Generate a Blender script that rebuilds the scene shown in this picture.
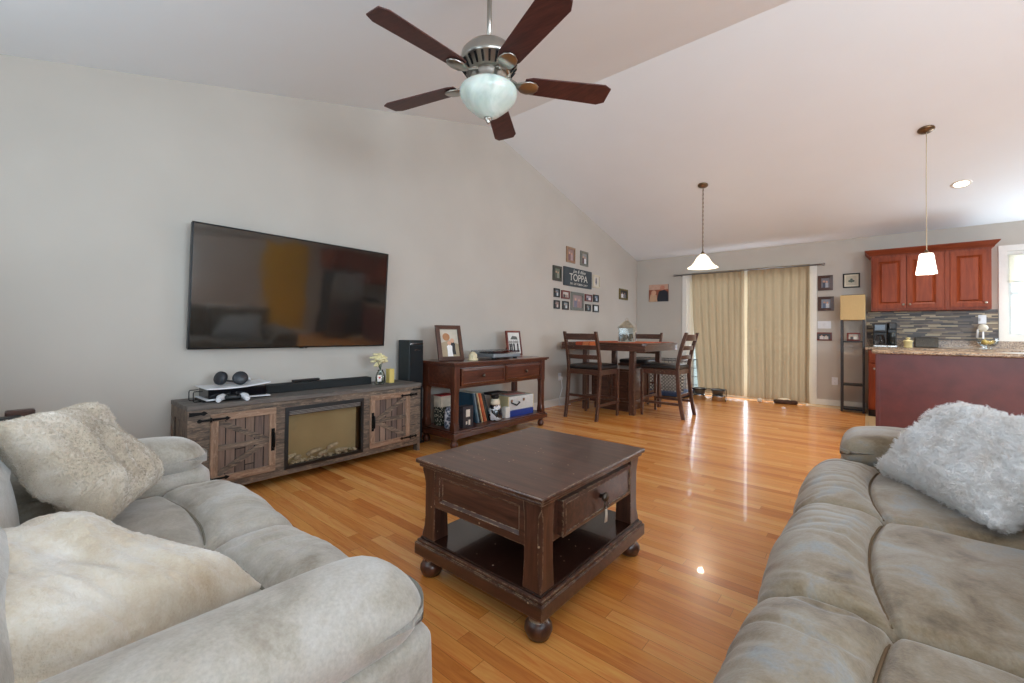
import bpy, bmesh, math, random
from mathutils import Vector, Matrix, noise
from math import sin, cos, pi, radians as rad, sqrt, atan2
random.seed(7)
sc = bpy.context.scene
COL = sc.collection
for o in list(bpy.data.objects): bpy.data.objects.remove(o)

# ------------------------------------------------------------------ camera
F, YAW, PITCH, ROLL, CY = 423.45, .7010026, .0138039, .0108449, 326.448
cam = bpy.data.cameras.new('camera'); cam_o = bpy.data.objects.new('camera', cam); COL.objects.link(cam_o)
fw = Vector((-sin(YAW)*cos(PITCH), cos(YAW)*cos(PITCH), sin(PITCH)))
r0 = Vector((cos(YAW), sin(YAW), 0)); u0 = r0.cross(fw)
rr = r0*cos(ROLL)+u0*sin(ROLL); uu = -r0*sin(ROLL)+u0*cos(ROLL)
M = Matrix((rr, uu, -fw)).transposed().to_4x4(); M.translation = Vector((0, 0, 1.07))
cam_o.matrix_world = M
cam.sensor_width = 36; cam.lens = F/1024*36; cam.shift_y = (CY-341.5)/1024
cam.clip_start = .02; cam.clip_end = 200
sc.camera = cam_o

# ------------------------------------------------------------------ room size
WX, BY, FY, RX = -3.52, 8.0, -.78, 4.3          # left wall, back wall, front wall, right wall
RY, RZ = 3.697, 3.556                           # ridge of the vaulted ceiling
def ceil_z(y): return RZ-.243*(y-RY) if y > RY else RZ-.277*(RY-y)

# ------------------------------------------------------------------ world, light, exposure
sc.view_settings.view_transform = 'Standard'; sc.view_settings.look = 'None'
sc.view_settings.gamma = 1; sc.view_settings.exposure = 0.17
sc.view_settings.use_curve_mapping = False
sc.cycles.use_denoising = True
sc.cycles.max_bounces = 10; sc.cycles.diffuse_bounces = 6; sc.cycles.glossy_bounces = 4
sc.cycles.transmission_bounces = 6; sc.cycles.transparent_max_bounces = 10
sc.cycles.sample_clamp_indirect = 4; sc.cycles.caustics_reflective = False; sc.cycles.caustics_refractive = False
W = bpy.data.worlds.new('world'); sc.world = W; W.use_nodes = True
bg = W.node_tree.nodes['Background']; bg.inputs[0].default_value = (.80, .90, 1, 1); bg.inputs[1].default_value = 2.2

def area(name, loc, aim, sx, sy, power, col=(1, 1, 1), spread=180):
    l = bpy.data.lights.new(name, 'AREA'); l.shape = 'RECTANGLE'; l.size = sx; l.size_y = sy
    l.energy = power; l.color = col; l.spread = rad(spread)
    o = bpy.data.objects.new(name, l); COL.objects.link(o); o.location = loc
    o.rotation_euler = Vector(aim).to_track_quat('-Z', 'Y').to_euler(); return o
DAY = (.75, .88, 1)
area('fill_front_window', (-1.9, FY+.02, 1.5), (.1, 1, .9), 1.9, 1.25, 22, DAY)  # added fill at an unseen window behind the camera, tilted up to brighten the ceiling
area('fill_front_window', (1.9, FY+.02, 1.5), (-.1, 1, .8), 2.2, 1.25, 130, DAY)  # second added fill behind the camera, stronger, also tilted at the ceiling
area('fill_right_window', (RX-.02, 1.15, 1.5), (-1, .25, .5), 2.3, 1.25, 185, DAY)  # added fill at an unseen window, widened to brighten left wall and ceiling
area('daylight_kitchen_window', (1.9, BY-.09, 1.62), (-.7, -1, .15), 1.1, 1.0, 46, DAY)
area('daylight_slider', (-1.62, BY-.01, 1.05), (0, -1, 0), 1.8, 2.0, 62, (.76, .86, 1))
for x, y in ((2.1, 7.0), (.79, 6.854), (2.1, 5.4), (3.2, 7.0)):
    l = bpy.data.lights.new('recessed_lamp', 'SPOT'); l.energy = 45; l.spot_size = rad(120); l.spot_blend = .6; l.shadow_soft_size = .06; l.color = (1, .92, .82)
    o = bpy.data.objects.new('recessed_lamp', l); COL.objects.link(o); o.location = (x, y, ceil_z(y)-.05)

# ------------------------------------------------------------------ material helpers
def srgb(r, g, b):
    f = lambda c: (c/255/12.92) if c/255 <= .04045 else ((c/255+.055)/1.055)**2.4
    return (f(r), f(g), f(b), 1)
def lin(c): return srgb(*c) if len(c) == 3 and max(c) > 1.001 else tuple(c)+((1,) if len(c) == 3 else ())
class N:
    def __init__(s, name):
        s.m = bpy.data.materials.new(name); s.m.use_nodes = True; s.t = s.m.node_tree
        s.b = s.t.nodes['Principled BSDF']; s.out = s.t.nodes['Material Output']
        s.co = None
    def n(s, typ, **kw):
        x = s.t.nodes.new(typ)
        for k, v in kw.items(): setattr(x, k, v)
        return x
    def l(s, a, b): s.t.links.new(a, b)
    def coord(s, scale=(1, 1, 1), rot=(0, 0, 0), loc=(0, 0, 0)):
        tc = s.n('ShaderNodeTexCoord'); mp = s.n('ShaderNodeMapping'); s.l(tc.outputs['Object'], mp.inputs[0])
        mp.inputs['Scale'].default_value = scale; mp.inputs['Rotation'].default_value = rot; mp.inputs['Location'].default_value = loc
        return mp.outputs[0]
    def noise(s, v, scale, detail=4, rough=.5, dist=0):
        x = s.n('ShaderNodeTexNoise'); s.l(v, x.inputs['Vector'])
        x.inputs['Scale'].default_value = scale; x.inputs['Detail'].default_value = detail
        x.inputs['Roughness'].default_value = rough; x.inputs['Distortion'].default_value = dist
        return x.outputs['Fac']
    def ramp(s, fac, stops, const=False):
        x = s.n('ShaderNodeValToRGB'); s.l(fac, x.inputs[0]); cr = x.color_ramp
        if const: cr.interpolation = 'CONSTANT'
        while len(cr.elements) < len(stops): cr.elements.new(.5)
        for e, (p, c) in zip(cr.elements, stops): e.position = p; e.color = lin(c)
        return x.outputs[0]
    def mix(s, fac, a, b, mode='MIX'):
        x = s.n('ShaderNodeMix', data_type='RGBA', blend_type=mode)
        for i, v in ((0, fac), (6, a), (7, b)):
            if hasattr(v, 'links'): s.l(v, x.inputs[i])
            elif i == 0: x.inputs[0].default_value = v
            else: x.inputs[i].default_value = lin(v)
        return x.outputs[2]
    def math(s, op, a, b=None, c=None):
        x = s.n('ShaderNodeMath', operation=op)
        for i, v in enumerate((a, b, c)):
            if v is None: continue
            if hasattr(v, 'links'): s.l(v, x.inputs[i])
            else: x.inputs[i].default_value = v
        return x.outputs[0]
    def base(s, c):
        if hasattr(c, 'links'): s.l(c, s.b.inputs['Base Color'])
        else: s.b.inputs['Base Color'].default_value = lin(c)
    def set(s, **kw):
        for k, v in kw.items(): 
            i = s.b.inputs[k.replace('_', ' ')]
            if hasattr(v, 'links'): s.l(v, i)
            else: i.default_value = v
    def bump(s, h, strength=.3, dist=.01):
        x = s.n('ShaderNodeBump'); s.l(h, x.inputs['Height']); x.inputs['Strength'].default_value = strength; x.inputs['Distance'].default_value = dist
        s.l(x.outputs[0], s.b.inputs['Normal'])

def plain(name, c, rough=.5, metal=0, var=.06, scale=30, coat=0, bump=0, spec=.5):
    k = N(name); f = k.noise(k.coord(), scale, 4)
    c = lin(c); a = tuple(min(1, x*(1-var)) for x in c[:3]); b = tuple(min(1, x*(1+var)) for x in c[:3])
    k.base(k.ramp(f, [(.3, a), (.7, b)])); k.set(Roughness=rough, Metallic=metal, Coat_Weight=coat); k.b.inputs['Specular IOR Level'].default_value = spec
    if bump: k.bump(f, bump, .004)
    return k.m
def wood(name, cols, axis=0, rough=.4, grain=40, coat=0, bump=.1, wear=None, wearamt=.37):
    k = N(name); sc_ = [9, 9, 9]; sc_[axis] = .8
    v = k.coord(tuple(sc_)); f = k.noise(v, grain/9, 8, .65, .6)
    col = k.ramp(f, [(.25+.5*i/(len(cols)-1), c) for i, c in enumerate(cols)])
    k.set(Roughness=rough, Coat_Weight=coat)
    if wear == 'old':
        w = k.noise(k.coord(), 55, 6, .8); w2 = k.noise(k.coord(loc=(3, 1, 2)), 6, 3)
        m = k.math('MULTIPLY', w, w2); mm = k.math('GREATER_THAN', m, wearamt)
        col = k.mix(mm, col, wear)
    if wear and wear != 'old':
        vo = k.n('ShaderNodeTexVoronoi'); k.l(k.coord(), vo.inputs['Vector']); vo.inputs['Scale'].default_value = 38
        sp_ = k.n('ShaderNodeSeparateColor'); k.l(vo.outputs['Color'], sp_.inputs[0])
        dots = k.math('MULTIPLY', k.math('LESS_THAN', vo.outputs['Distance'], k.math('MULTIPLY', sp_.outputs[1], .16)), k.math('GREATER_THAN', sp_.outputs[0], .72))
        be = k.n('ShaderNodeBevel', samples=4); be.inputs[0].default_value = .005; ge = k.n('ShaderNodeNewGeometry')
        dp = k.n('ShaderNodeVectorMath', operation='DOT_PRODUCT'); k.l(be.outputs[0], dp.inputs[0]); k.l(ge.outputs['True Normal'], dp.inputs[1])
        edge = k.math('MULTIPLY', k.math('LESS_THAN', dp.outputs['Value'], .93), k.math('GREATER_THAN', k.noise(k.coord(), 34, 5, .8), wearamt))
        col = k.mix(k.math('MULTIPLY', k.math('MAXIMUM', dots, edge), .8), col, wear)
    k.base(col); k.bump(f, bump, .002); return k.m
def planks(name, ax, row, length, cols, gap=.03, gapcol=(60, 35, 20), grainamt=.35, rough=.3, const=False, coat=0, gw=.0015, bump=.15):
    """rows of boards along axis ax[0], stacked along ax[1]; every board a tone of its own"""
    k = N(name); tc = k.n('ShaderNodeTexCoord'); se = k.n('ShaderNodeSeparateXYZ'); k.l(tc.outputs['Object'], se.inputs[0])
    u = se.outputs[ax[0]]; v = se.outputs[ax[1]]
    rv = k.math('DIVIDE', v, row); ri = k.math('FLOOR', rv)
    wn = k.n('ShaderNodeTexWhiteNoise', noise_dimensions='1D'); k.l(ri, wn.inputs['W'])
    uo = k.math('ADD', k.math('DIVIDE', u, length), k.math('MULTIPLY', wn.outputs[0], 7.3)); ui = k.math('FLOOR', uo)
    cb = k.n('ShaderNodeCombineXYZ'); k.l(ui, cb.inputs[0]); k.l(ri, cb.inputs[1])
    w2 = k.n('ShaderNodeTexWhiteNoise', noise_dimensions='2D'); k.l(cb.outputs[0], w2.inputs['Vector'])
    col = k.ramp(w2.outputs['Value'], [(i/len(cols) if const else i/(len(cols)-1), c) for i, c in enumerate(cols)], const)
    cb2 = k.n('ShaderNodeCombineXYZ'); k.l(k.math('MULTIPLY', u, 1.2), cb2.inputs[0]); k.l(k.math('MULTIPLY', v, 16), cb2.inputs[1]); k.l(k.math('MULTIPLY', w2.outputs['Value'], 30), cb2.inputs[2])
    g = k.noise(cb2.outputs[0], 3, 6, .6, 1.2)
    if grainamt: col = k.mix(grainamt, col, k.ramp(g, [(.25, (.28, .28, .28)), (.5, (.5, .5, .5)), (.75, (.68, .68, .68))]), 'OVERLAY')
    fv = k.math('FRACT', rv); fu = k.math('FRACT', uo)
    dv = k.math('MULTIPLY', k.math('MINIMUM', fv, k.math('SUBTRACT', 1, fv)), row)
    du = k.math('MULTIPLY', k.math('MINIMUM', fu, k.math('SUBTRACT', 1, fu)), length)
    d = k.math('MINIMUM', dv, du); m = k.math('LESS_THAN', d, gw)
    k.base(k.mix(m, col, gapcol)); k.set(Roughness=rough, Coat_Weight=coat)
    k.bump(k.math('ADD', k.math('MULTIPLY', m, -1), k.math('MULTIPLY', g, .3)), bump, .001)
    return k
def fabric(name, cols, rough=.9, blot=3, fine=140, sheen=.3, bump=.25, tint=(1, 1, 1)):
    k = N(name); v = k.coord(); f = k.noise(v, blot, 6, .65, .4); g = k.noise(v, fine, 3, .6)
    c = k.ramp(f, [(.33+.34*i/(len(cols)-1), c) for i, c in enumerate(cols)])
    c = k.mix(.25, c, k.ramp(g, [(.3, (.3, .3, .3)), (.7, (.7, .7, .7))]), 'OVERLAY')
    k.base(c); k.set(Roughness=rough, Sheen_Weight=sheen, Sheen_Roughness=.5); k.b.inputs['Specular IOR Level'].default_value = .15
    k.bump(k.math('ADD', g, k.math('MULTIPLY', f, .6)), bump, .004); return k.m
def glow(name, c, s):
    k = N(name); k.base(c); k.b.inputs['Emission Color'].default_value = lin(c); k.b.inputs['Emission Strength'].default_value = s; k.set(Roughness=.4); return k.m
def glass(name, c=(1, 1, 1), rough=.02, ior=1.45, alpha=None):
    k = N(name); k.base(c); k.set(Roughness=rough, IOR=ior, Transmission_Weight=1); return k.m
def thin_glass(name, c=(.95, .98, 1), t=.86):
    k = N(name); tr = k.n('ShaderNodeBsdfTransparent'); tr.inputs[0].default_value = lin(c); gl = k.n('ShaderNodeBsdfGlossy'); gl.inputs['Roughness'].default_value = .03
    mx = k.n('ShaderNodeMixShader'); lw = k.n('ShaderNodeLayerWeight'); lw.inputs['Blend'].default_value = .25; k.l(k.math('ADD', k.math('MULTIPLY', lw.outputs['Fresnel'], .7), (1-t)*.25), mx.inputs[0]); k.l(tr.outputs[0], mx.inputs[1]); k.l(gl.outputs[0], mx.inputs[2]); k.l(mx.outputs[0], k.out.inputs[0]); return k.m
def cloth_trans(name, c, t=.5, weave=400, var=.12):
    k = N(name); v = k.coord((1, 1, 1)); f = k.noise(k.coord((weave, weave, weave*.15)), 1, 2); g = k.noise(k.coord((weave*.15, weave, weave)), 1, 2)
    a = tuple(x*(1-var) for x in lin(c)[:3]); b = tuple(min(1, x*(1+var)) for x in lin(c)[:3])
    col = k.ramp(k.math('MULTIPLY', k.math('ADD', f, g), .5), [(.35, a), (.65, b)])
    k.base(col); k.set(Roughness=.9); tl = k.n('ShaderNodeBsdfTranslucent'); k.l(col, tl.inputs[0])
    mx = k.n('ShaderNodeMixShader'); mx.inputs[0].default_value = t; k.l(k.b.outputs[0], mx.inputs[1]); k.l(tl.outputs[0], mx.inputs[2]); k.l(mx.outputs[0], k.out.inputs[0]); return k.m

# ------------------------------------------------------------------ mesh helpers
def BM(): return bmesh.new()
def quad(bm, pts, mi=0):
    f = bm.faces.new([bm.verts.new(p) for p in pts]); f.material_index = mi; return f
def box(bm, x0, x1, y0, y1, z0, z1, mi=0):
    v = [bm.verts.new(p) for p in ((x0, y0, z0), (x1, y0, z0), (x1, y1, z0), (x0, y1, z0), (x0, y0, z1), (x1, y0, z1), (x1, y1, z1), (x0, y1, z1))]
    for q in ((0, 3, 2, 1), (4, 5, 6, 7), (0, 1, 5, 4), (1, 2, 6, 5), (2, 3, 7, 6), (3, 0, 4, 7)):
        bm.faces.new([v[i] for i in q]).material_index = mi
    return v
def loft(bm, secs, mi=0, cap=True, closed=True, smooth=False):
    rings = [[bm.verts.new(p) for p in s] for s in secs]; n = len(rings[0])
    for a, b in zip(rings, rings[1:]):
        for i in range(n if closed else n-1):
            f = bm.faces.new((a[i], a[(i+1) % n], b[(i+1) % n], b[i])); f.material_index = mi; f.smooth = smooth
    if cap and closed:
        bm.faces.new(rings[0][::-1]).material_index = mi; bm.faces.new(rings[-1]).material_index = mi
    return rings
def lathe(bm, prof, c=(0, 0, 0), n=28, mi=0, smooth=True, M=None):
    secs = []
    for r, z in prof:
        s = []
        for i in range(n):
            p = Vector((max(r, 1e-4)*cos(2*pi*i/n), max(r, 1e-4)*sin(2*pi*i/n), z))
            if M: p = M @ p
            s.append(p+Vector(c))
        secs.append(s)
    return loft(bm, secs, mi, True, True, smooth)
def tube(bm, pts, r, n=10, mi=0, closed=False):
    pts = [Vector(p) for p in pts]; secs = []; m = len(pts); up = None
    for i, p in enumerate(pts):
        t = (pts[(i+1) % m]-pts[(i-1) % m]) if closed else (pts[min(i+1, m-1)]-pts[max(i-1, 0)])
        t.normalize()
        if up is None: up = Vector((0, 0, 1)) if abs(t.z) < .9 else Vector((1, 0, 0))
        a = t.cross(up).normalized(); b = a.cross(t).normalized(); up = b
        rr_ = r[i] if isinstance(r, (list, tuple)) else r
        secs.append([p+(a*cos(2*pi*j/n)+b*sin(2*pi*j/n))*rr_ for j in range(n)])
    if closed: secs.append(secs[0])
    loft(bm, secs, mi, not closed, True, True)
def prism(bm, poly, d0, d1, plane='xz', mi=0):
    """polygon in plane extruded along the third axis"""
    f = {'xz': lambda p, d: (p[0], d, p[1]), 'xy': lambda p, d: (p[0], p[1], d), 'yz': lambda p, d: (d, p[0], p[1])}[plane]
    return loft(bm, [[f(p, d0) for p in poly], [f(p, d1) for p in poly]], mi)
def rbox(bm, c, h, r, seg=(10, 10, 10), fn=None, mi=0):
    """rounded soft box: centre, half sizes, corner radii (x,y,z); fn moves each vertex"""
    if not isinstance(r, (tuple, list)): r = (r, r, r)
    r = [min(r[i], h[i]*.999) for i in range(3)]
    def samp(hh, ra, n):
        out = []
        k = 5
        for i in range(k+1): out.append(-hh+ra*(1-cos(pi/2*i/k)))
        m = max(1, n)
        for i in range(1, m): out.append(-hh+ra+(2*hh-2*ra)*i/m)
        for i in range(k, -1, -1): out.append(hh-ra*(1-cos(pi/2*i/k)))
        return out
    S = [samp(h[i], r[i], seg[i]) for i in range(3)]; cache = {}
    def vert(p):
        key = tuple(round(q, 6) for q in p)
        if key in cache: return cache[key]
        q = [0]*3; d = [0]*3
        for i in range(3):
            inner = h[i]-r[i]; q[i] = max(-inner, min(inner, p[i])); d[i] = (p[i]-q[i])/r[i]
        # cube-to-sphere on the corner part
        x, y, z = d
        e = [x*sqrt(max(0, 1-y*y/2-z*z/2+y*y*z*z/3)), y*sqrt(max(0, 1-x*x/2-z*z/2+x*x*z*z/3)), z*sqrt(max(0, 1-y*y/2-x*x/2+y*y*x*x/3))]
        P = Vector([q[i]+e[i]*r[i] for i in range(3)])
        if fn: P = fn(P)
        v = bm.verts.new(P+Vector(c)); cache[key] = v; return v
    for a in range(3):
        b, cc = (a+1) % 3, (a+2) % 3
        for s in (-1, 1):
            for i in range(len(S[b])-1):
                for j in range(len(S[cc])-1):
                    pts = []
                    for bi, cj in ((i, j), (i+1, j), (i+1, j+1), (i, j+1)):
                        p = [0]*3; p[a] = s*h[a]; p[b] = S[b][bi]; p[cc] = S[cc][cj]; pts.append(vert(p))
                    if s < 0: pts = pts[::-1]
                    try:
                        f = bm.faces.new(pts); f.smooth = True; f.material_index = mi
                    except ValueError: pass
def bx(bm, x0, x1, y0, y1, z0, z1, r=.004, mi=0):
    """box with rounded edges"""
    h = ((x1-x0)/2, (y1-y0)/2, (z1-z0)/2); rbox3(bm, ((x0+x1)/2, (y0+y1)/2, (z0+z1)/2), h, min(r, min(h)*.9), mi)
def rbox3(bm, c, h, r, mi=0):
    v0 = len(bm.verts); tmp = bmesh.new(); bmesh.ops.create_cube(tmp, size=2)
    for v in tmp.verts: v.co = Vector((v.co[i]*h[i] for i in range(3)))
    bmesh.ops.bevel(tmp, geom=tmp.edges[:], offset=r, segments=2, affect='EDGES', profile=.5)
    mp = {v: bm.verts.new(v.co+Vector(c)) for v in tmp.verts}
    for f in tmp.faces:
        g = bm.faces.new([mp[v] for v in f.verts]); g.material_index = mi
    tmp.free()
def xform(bm, M, start=0):
    bm.verts.ensure_lookup_table()
    for v in bm.verts[start:]: v.co = M @ v.co
def frame_rect(bm, x0, x1, z0, z1, w, y0, y1, mi=0, bev=0):
    """picture-frame shape in xz, from y0 (front) to y1; bev raises the outer edge"""
    o = [(x0, z0), (x1, z0), (x1, z1), (x0, z1)]; i = [(x0+w, z0+w), (x1-w, z0+w), (x1-w, z1-w), (x0+w, z1-w)]
    fo = [bm.verts.new((a, y0+bev, b)) for a, b in o]; fi = [bm.verts.new((a, y0, b)) for a, b in i]
    bo = [bm.verts.new((a, y1, b)) for a, b in o]; bi = [bm.verts.new((a, y1, b)) for a, b in i]
    for k in range(4):
        j = (k+1) % 4
        for q in ((fo[k], fo[j], fi[j], fi[k]), (bo[j], bo[k], bi[k], bi[j]), (fo[j], fo[k], bo[k], bo[j]), (fi[k], fi[j], bi[j], bi[k])):
            bm.faces.new(q).material_index = mi
def obj(name, bm, mats, parent=None, label=None, bevel=0, smooth=False, sub=0):
    me = bpy.data.meshes.new(name); bmesh.ops.recalc_face_normals(bm, faces=bm.faces[:])
    if smooth:
        for f in bm.faces: f.smooth = True
    bm.to_mesh(me); bm.free()
    o = bpy.data.objects.new(name, me); COL.objects.link(o)
    for m in (mats if isinstance(mats, (list, tuple)) else [mats]): me.materials.append(m)
    if parent: o.parent = parent
    if label: o['label'] = label
    if bevel:
        b = o.modifiers.new('b', 'BEVEL'); b.width = bevel; b.segments = 2; b.limit_method = 'ANGLE'; b.angle_limit = rad(40)
    if sub: s = o.modifiers.new('s', 'SUBSURF'); s.levels = s.render_levels = sub
    return o
def tag(o, label, cat, group=None):
    o['label'] = label; o['category'] = cat
    if group: o['group'] = group
    return o
def thing(name, label, cat, loc=(0, 0, 0), rz=0, group=None):
    o = bpy.data.objects.new(name, None); COL.objects.link(o); o.location = loc; o.rotation_euler = (0, 0, rad(rz)); o.empty_display_size = .1
    return tag(o, label, cat, group)
def struct(name, bm, m, parent=None, **k):
    o = obj(name, bm, m, parent, **k)
    if not parent: o['kind'] = 'structure'
    return o
def sthing(name, loc=(0, 0, 0), rz=0):
    o = bpy.data.objects.new(name, None); COL.objects.link(o); o.location = loc; o.rotation_euler = (0, 0, rad(rz)); o['kind'] = 'structure'; return o
def dup(root, loc, rz=None, label=None, group=None):
    r = root.copy(); COL.objects.link(r); r.location = loc
    if rz is not None: r.rotation_euler = (0, 0, rad(rz))
    if label: r['label'] = label
    if group: r['group'] = group
    for ch in list(root.children):
        c = ch.copy(); COL.objects.link(c); c.parent = r
        for g in ch.children:
            d = g.copy(); COL.objects.link(d); d.parent = c
    return r
def nz(p, s=1, off=0): return noise.noise(Vector(p)*s+Vector((off, off*1.7, off*.3)))
# ------------------------------------------------------------------ room shell
def wallmat(name, c, s=.03):
    k = N(name); f = k.noise(k.coord(), 2.2, 3); a = lin(c)
    k.base(k.ramp(f, [(.3, tuple(x*(1-s) for x in a[:3])), (.7, tuple(min(1, x*(1+s)) for x in a[:3]))])); k.set(Roughness=.75)
    k.b.inputs['Specular IOR Level'].default_value = .3; k.bump(k.noise(k.coord(), 260, 3), .06, .002); return k.m
M_wall = wallmat('greige_wall_paint', (192, 186, 177)); M_ceil = wallmat('white_ceiling_paint', (234, 239, 242), .01)
M_trim = plain('white_trim_paint', (226, 224, 218), .4, var=.02)
kf = planks('oak_strip_floor', (0, 1), .0635, .95, [(214, 136, 66), (232, 162, 88), (222, 146, 74), (238, 176, 104), (218, 142, 66), (200, 120, 56), (228, 154, 82)], gapcol=(166, 100, 50), grainamt=.8, rough=.27, coat=.2, gw=.0008, bump=.12)
M_floor = kf.m
M_tile = planks('tan_kitchen_tile', (0, 1), .33, .33, [(206, 176, 132), (214, 186, 142), (198, 168, 124)], gapcol=(170, 150, 120), grainamt=.1, rough=.3, gw=.003).m
bm = BM(); box(bm, WX-.15, RX+.15, FY-.15, BY+.15, -.12, 0); struct('floor', bm, M_floor)
bm = BM(); box(bm, -.04, RX, 5.82, BY, -.02, .004); struct('kitchen_floor', bm, M_tile)
# left wall with its gable
g = [(FY-.15, -.12), (BY+.15, -.12), (BY+.15, ceil_z(BY+.15)+.0), (RY, RZ+.03), (FY-.15, ceil_z(FY-.15))]
bm = BM(); prism(bm, g, WX-.15, WX, 'yz'); struct('wall_left', bm, M_wall)
def wall_open(name, horiz, a0, a1, b0, b1, zt, holes, mat):
    """wall between a0..a1 (running axis), thickness b0..b1, height zt, holes [(h0,h1,z0,z1)]"""
    bm = BM(); xs = sorted({a0, a1, *[h[0] for h in holes], *[h[1] for h in holes]})
    def put(p0, p1, z0, z1):
        if z1-z0 < 1e-4: return
        if horiz: box(bm, p0, p1, b0, b1, z0, z1)
        else: box(bm, b0, b1, p0, p1, z0, z1)
    for p0, p1 in zip(xs, xs[1:]):
        hs = [h for h in holes if h[0] <= p0+1e-6 and h[1] >= p1-1e-6]
        if hs: put(p0, p1, -.12, hs[0][2]); put(p0, p1, hs[0][3], zt)
        else: put(p0, p1, -.12, zt)
    return struct(name, bm, mat)
SL = (-2.56, -.69, 0.0, 2.08)          # sliding door opening
KW = (1.31, 2.45, 1.09, 2.15)          # kitchen window opening
wall_open('wall_back', True, WX-.15, RX+.15, BY, BY+.15, ceil_z(BY)+.02, [SL, KW], M_wall)
wall_open('wall_front', True, WX-.15, RX+.15, FY-.15, FY, ceil_z(FY)+.02, [(-2.85, -.95, .88, 2.12), (.8, 3.0, .88, 2.12)], M_wall)
gr = [(FY, 2.2), (FY, ceil_z(FY)), (RY, RZ+.02), (BY, ceil_z(BY)), (BY, 2.2)]
bm = BM(); prism(bm, gr, RX, RX+.15, 'yz')
for y0, y1, z0, z1 in ((FY, 0, -.12, 2.25), (2.3, BY, -.12, 2.25), (0, 2.3, -.12, .88), (0, 2.3, 2.12, 2.25)): box(bm, RX, RX+.15, y0, y1, z0, z1)
struct('wall_right', bm, M_wall)
for nm, ya, yb in (('ceiling_slope_back', RY, BY+.15), ('ceiling_slope_front', FY-.15, RY)):
    bm = BM(); loft(bm, [[(WX-.15, ya, ceil_z(ya)), (WX-.15, yb, ceil_z(yb)), (WX-.15, yb, ceil_z(yb)+.15), (WX-.15, ya, ceil_z(ya)+.15)], [(RX+.15, ya, ceil_z(ya)), (RX+.15, yb, ceil_z(yb)), (RX+.15, yb, ceil_z(yb)+.15), (RX+.15, ya, ceil_z(ya)+.15)]])
    struct(nm, bm, M_ceil)
# baseboards
def baseboard(name, x0, x1, y0, y1):
    bm = BM(); bx(bm, x0, x1, y0, y1, 0, .105, .004); struct(name, bm, M_trim)
baseboard('baseboard_left', WX, WX+.014, FY, BY)
baseboard('baseboard_back', WX, SL[0]-.07, BY-.014, BY)
baseboard('baseboard_back_right', SL[1]+.07, -.03, BY-.014, BY)
baseboard('baseboard_front', WX, RX, FY, FY+.014)
baseboard('baseboard_right', RX-.014, RX, FY, 5.0)
bm = BM(); prism(bm, [(BY-.014, 0), (BY-.17, 0), (BY-.165, .006), (BY-.03, .012), (BY-.014, .02)], SL[1]-.05, -.02, 'yz'); struct('trim_threshold', bm, plain('pale_wood_threshold', (205, 172, 128), .45))
# unseen windows added in the front and right walls to admit fill light
M_glass = thin_glass('window_glass')
def window(name, loc, rz, w, h, parent_mat=M_trim, mull=1, rail=True):
    t = sthing(name, loc, rz)
    bm = BM(); frame_rect(bm, -w/2-.07, w/2+.07, -.07, h+.07, .07, -.018, 0); struct('window_casing', bm, M_trim, t)
    bm = BM(); frame_rect(bm, -w/2, w/2, 0, h, .045, .03, .09)
    for i in range(1, mull+1):
        x = -w/2+w*i/(mull+1); box(bm, x-.025, x+.025, .032, .088, .04, h-.04)
    if rail: box(bm, -w/2+.04, w/2-.04, .034, .086, h/2-.02, h/2+.02)
    struct('window_frame', bm, M_trim, t)
    bm = BM(); box(bm, -w/2+.03, w/2-.03, .058, .062, .03, h-.03); struct('window_pane', bm, M_glass, t)
    return t
window('window_added_2', (-1.9, FY, .88), 180, 1.9, 1.24)
window('window_added_3', (1.9, FY, .88), 180, 2.2, 1.24)
window('window_added_4', (RX, 1.15, .88), -90, 2.3, 1.24)
window('window_1', ((KW[0]+KW[1])/2, BY, KW[2]), 0, KW[1]-KW[0], KW[3]-KW[2], mull=0)
# sliding door
t = sthing('door_1', ((SL[0]+SL[1])/2, BY, 0)); w = SL[1]-SL[0]
bm = BM(); frame_rect(bm, -w/2-.075, w/2+.075, -.1, 2.155, .075, -.02, 0); struct('door_casing', bm, M_trim, t)
bm = BM(); frame_rect(bm, -w/2, w/2, 0, 2.08, .05, .01, .13); struct('door_frame', bm, M_trim, t)
for s in (-1, 1):
    bm = BM(); a, b = (-w/2+.04, .05) if s < 0 else (-.05, w/2-.04); y = .04 if s < 0 else .085
    frame_rect(bm, a, b, .03, 2.05, .07, y, y+.035); d = struct('door_sash', bm, M_trim, t)
    bm = BM(); box(bm, a+.06, b-.06, y+.015, y+.019, .08, 2.0); struct('door_pane', bm, M_glass, d)
bm = BM(); box(bm, -40, 40, BY+.16, 60, -.3, -.12); box(bm, -40, 40, -60, FY-.16, -.3, -.12); box(bm, RX+.16, 40, FY-.16, BY+.16, -.3, -.12)
struct('ground', bm, plain('pale_outdoor_ground', (168, 172, 160), .9, var=.2, scale=.5))

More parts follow.
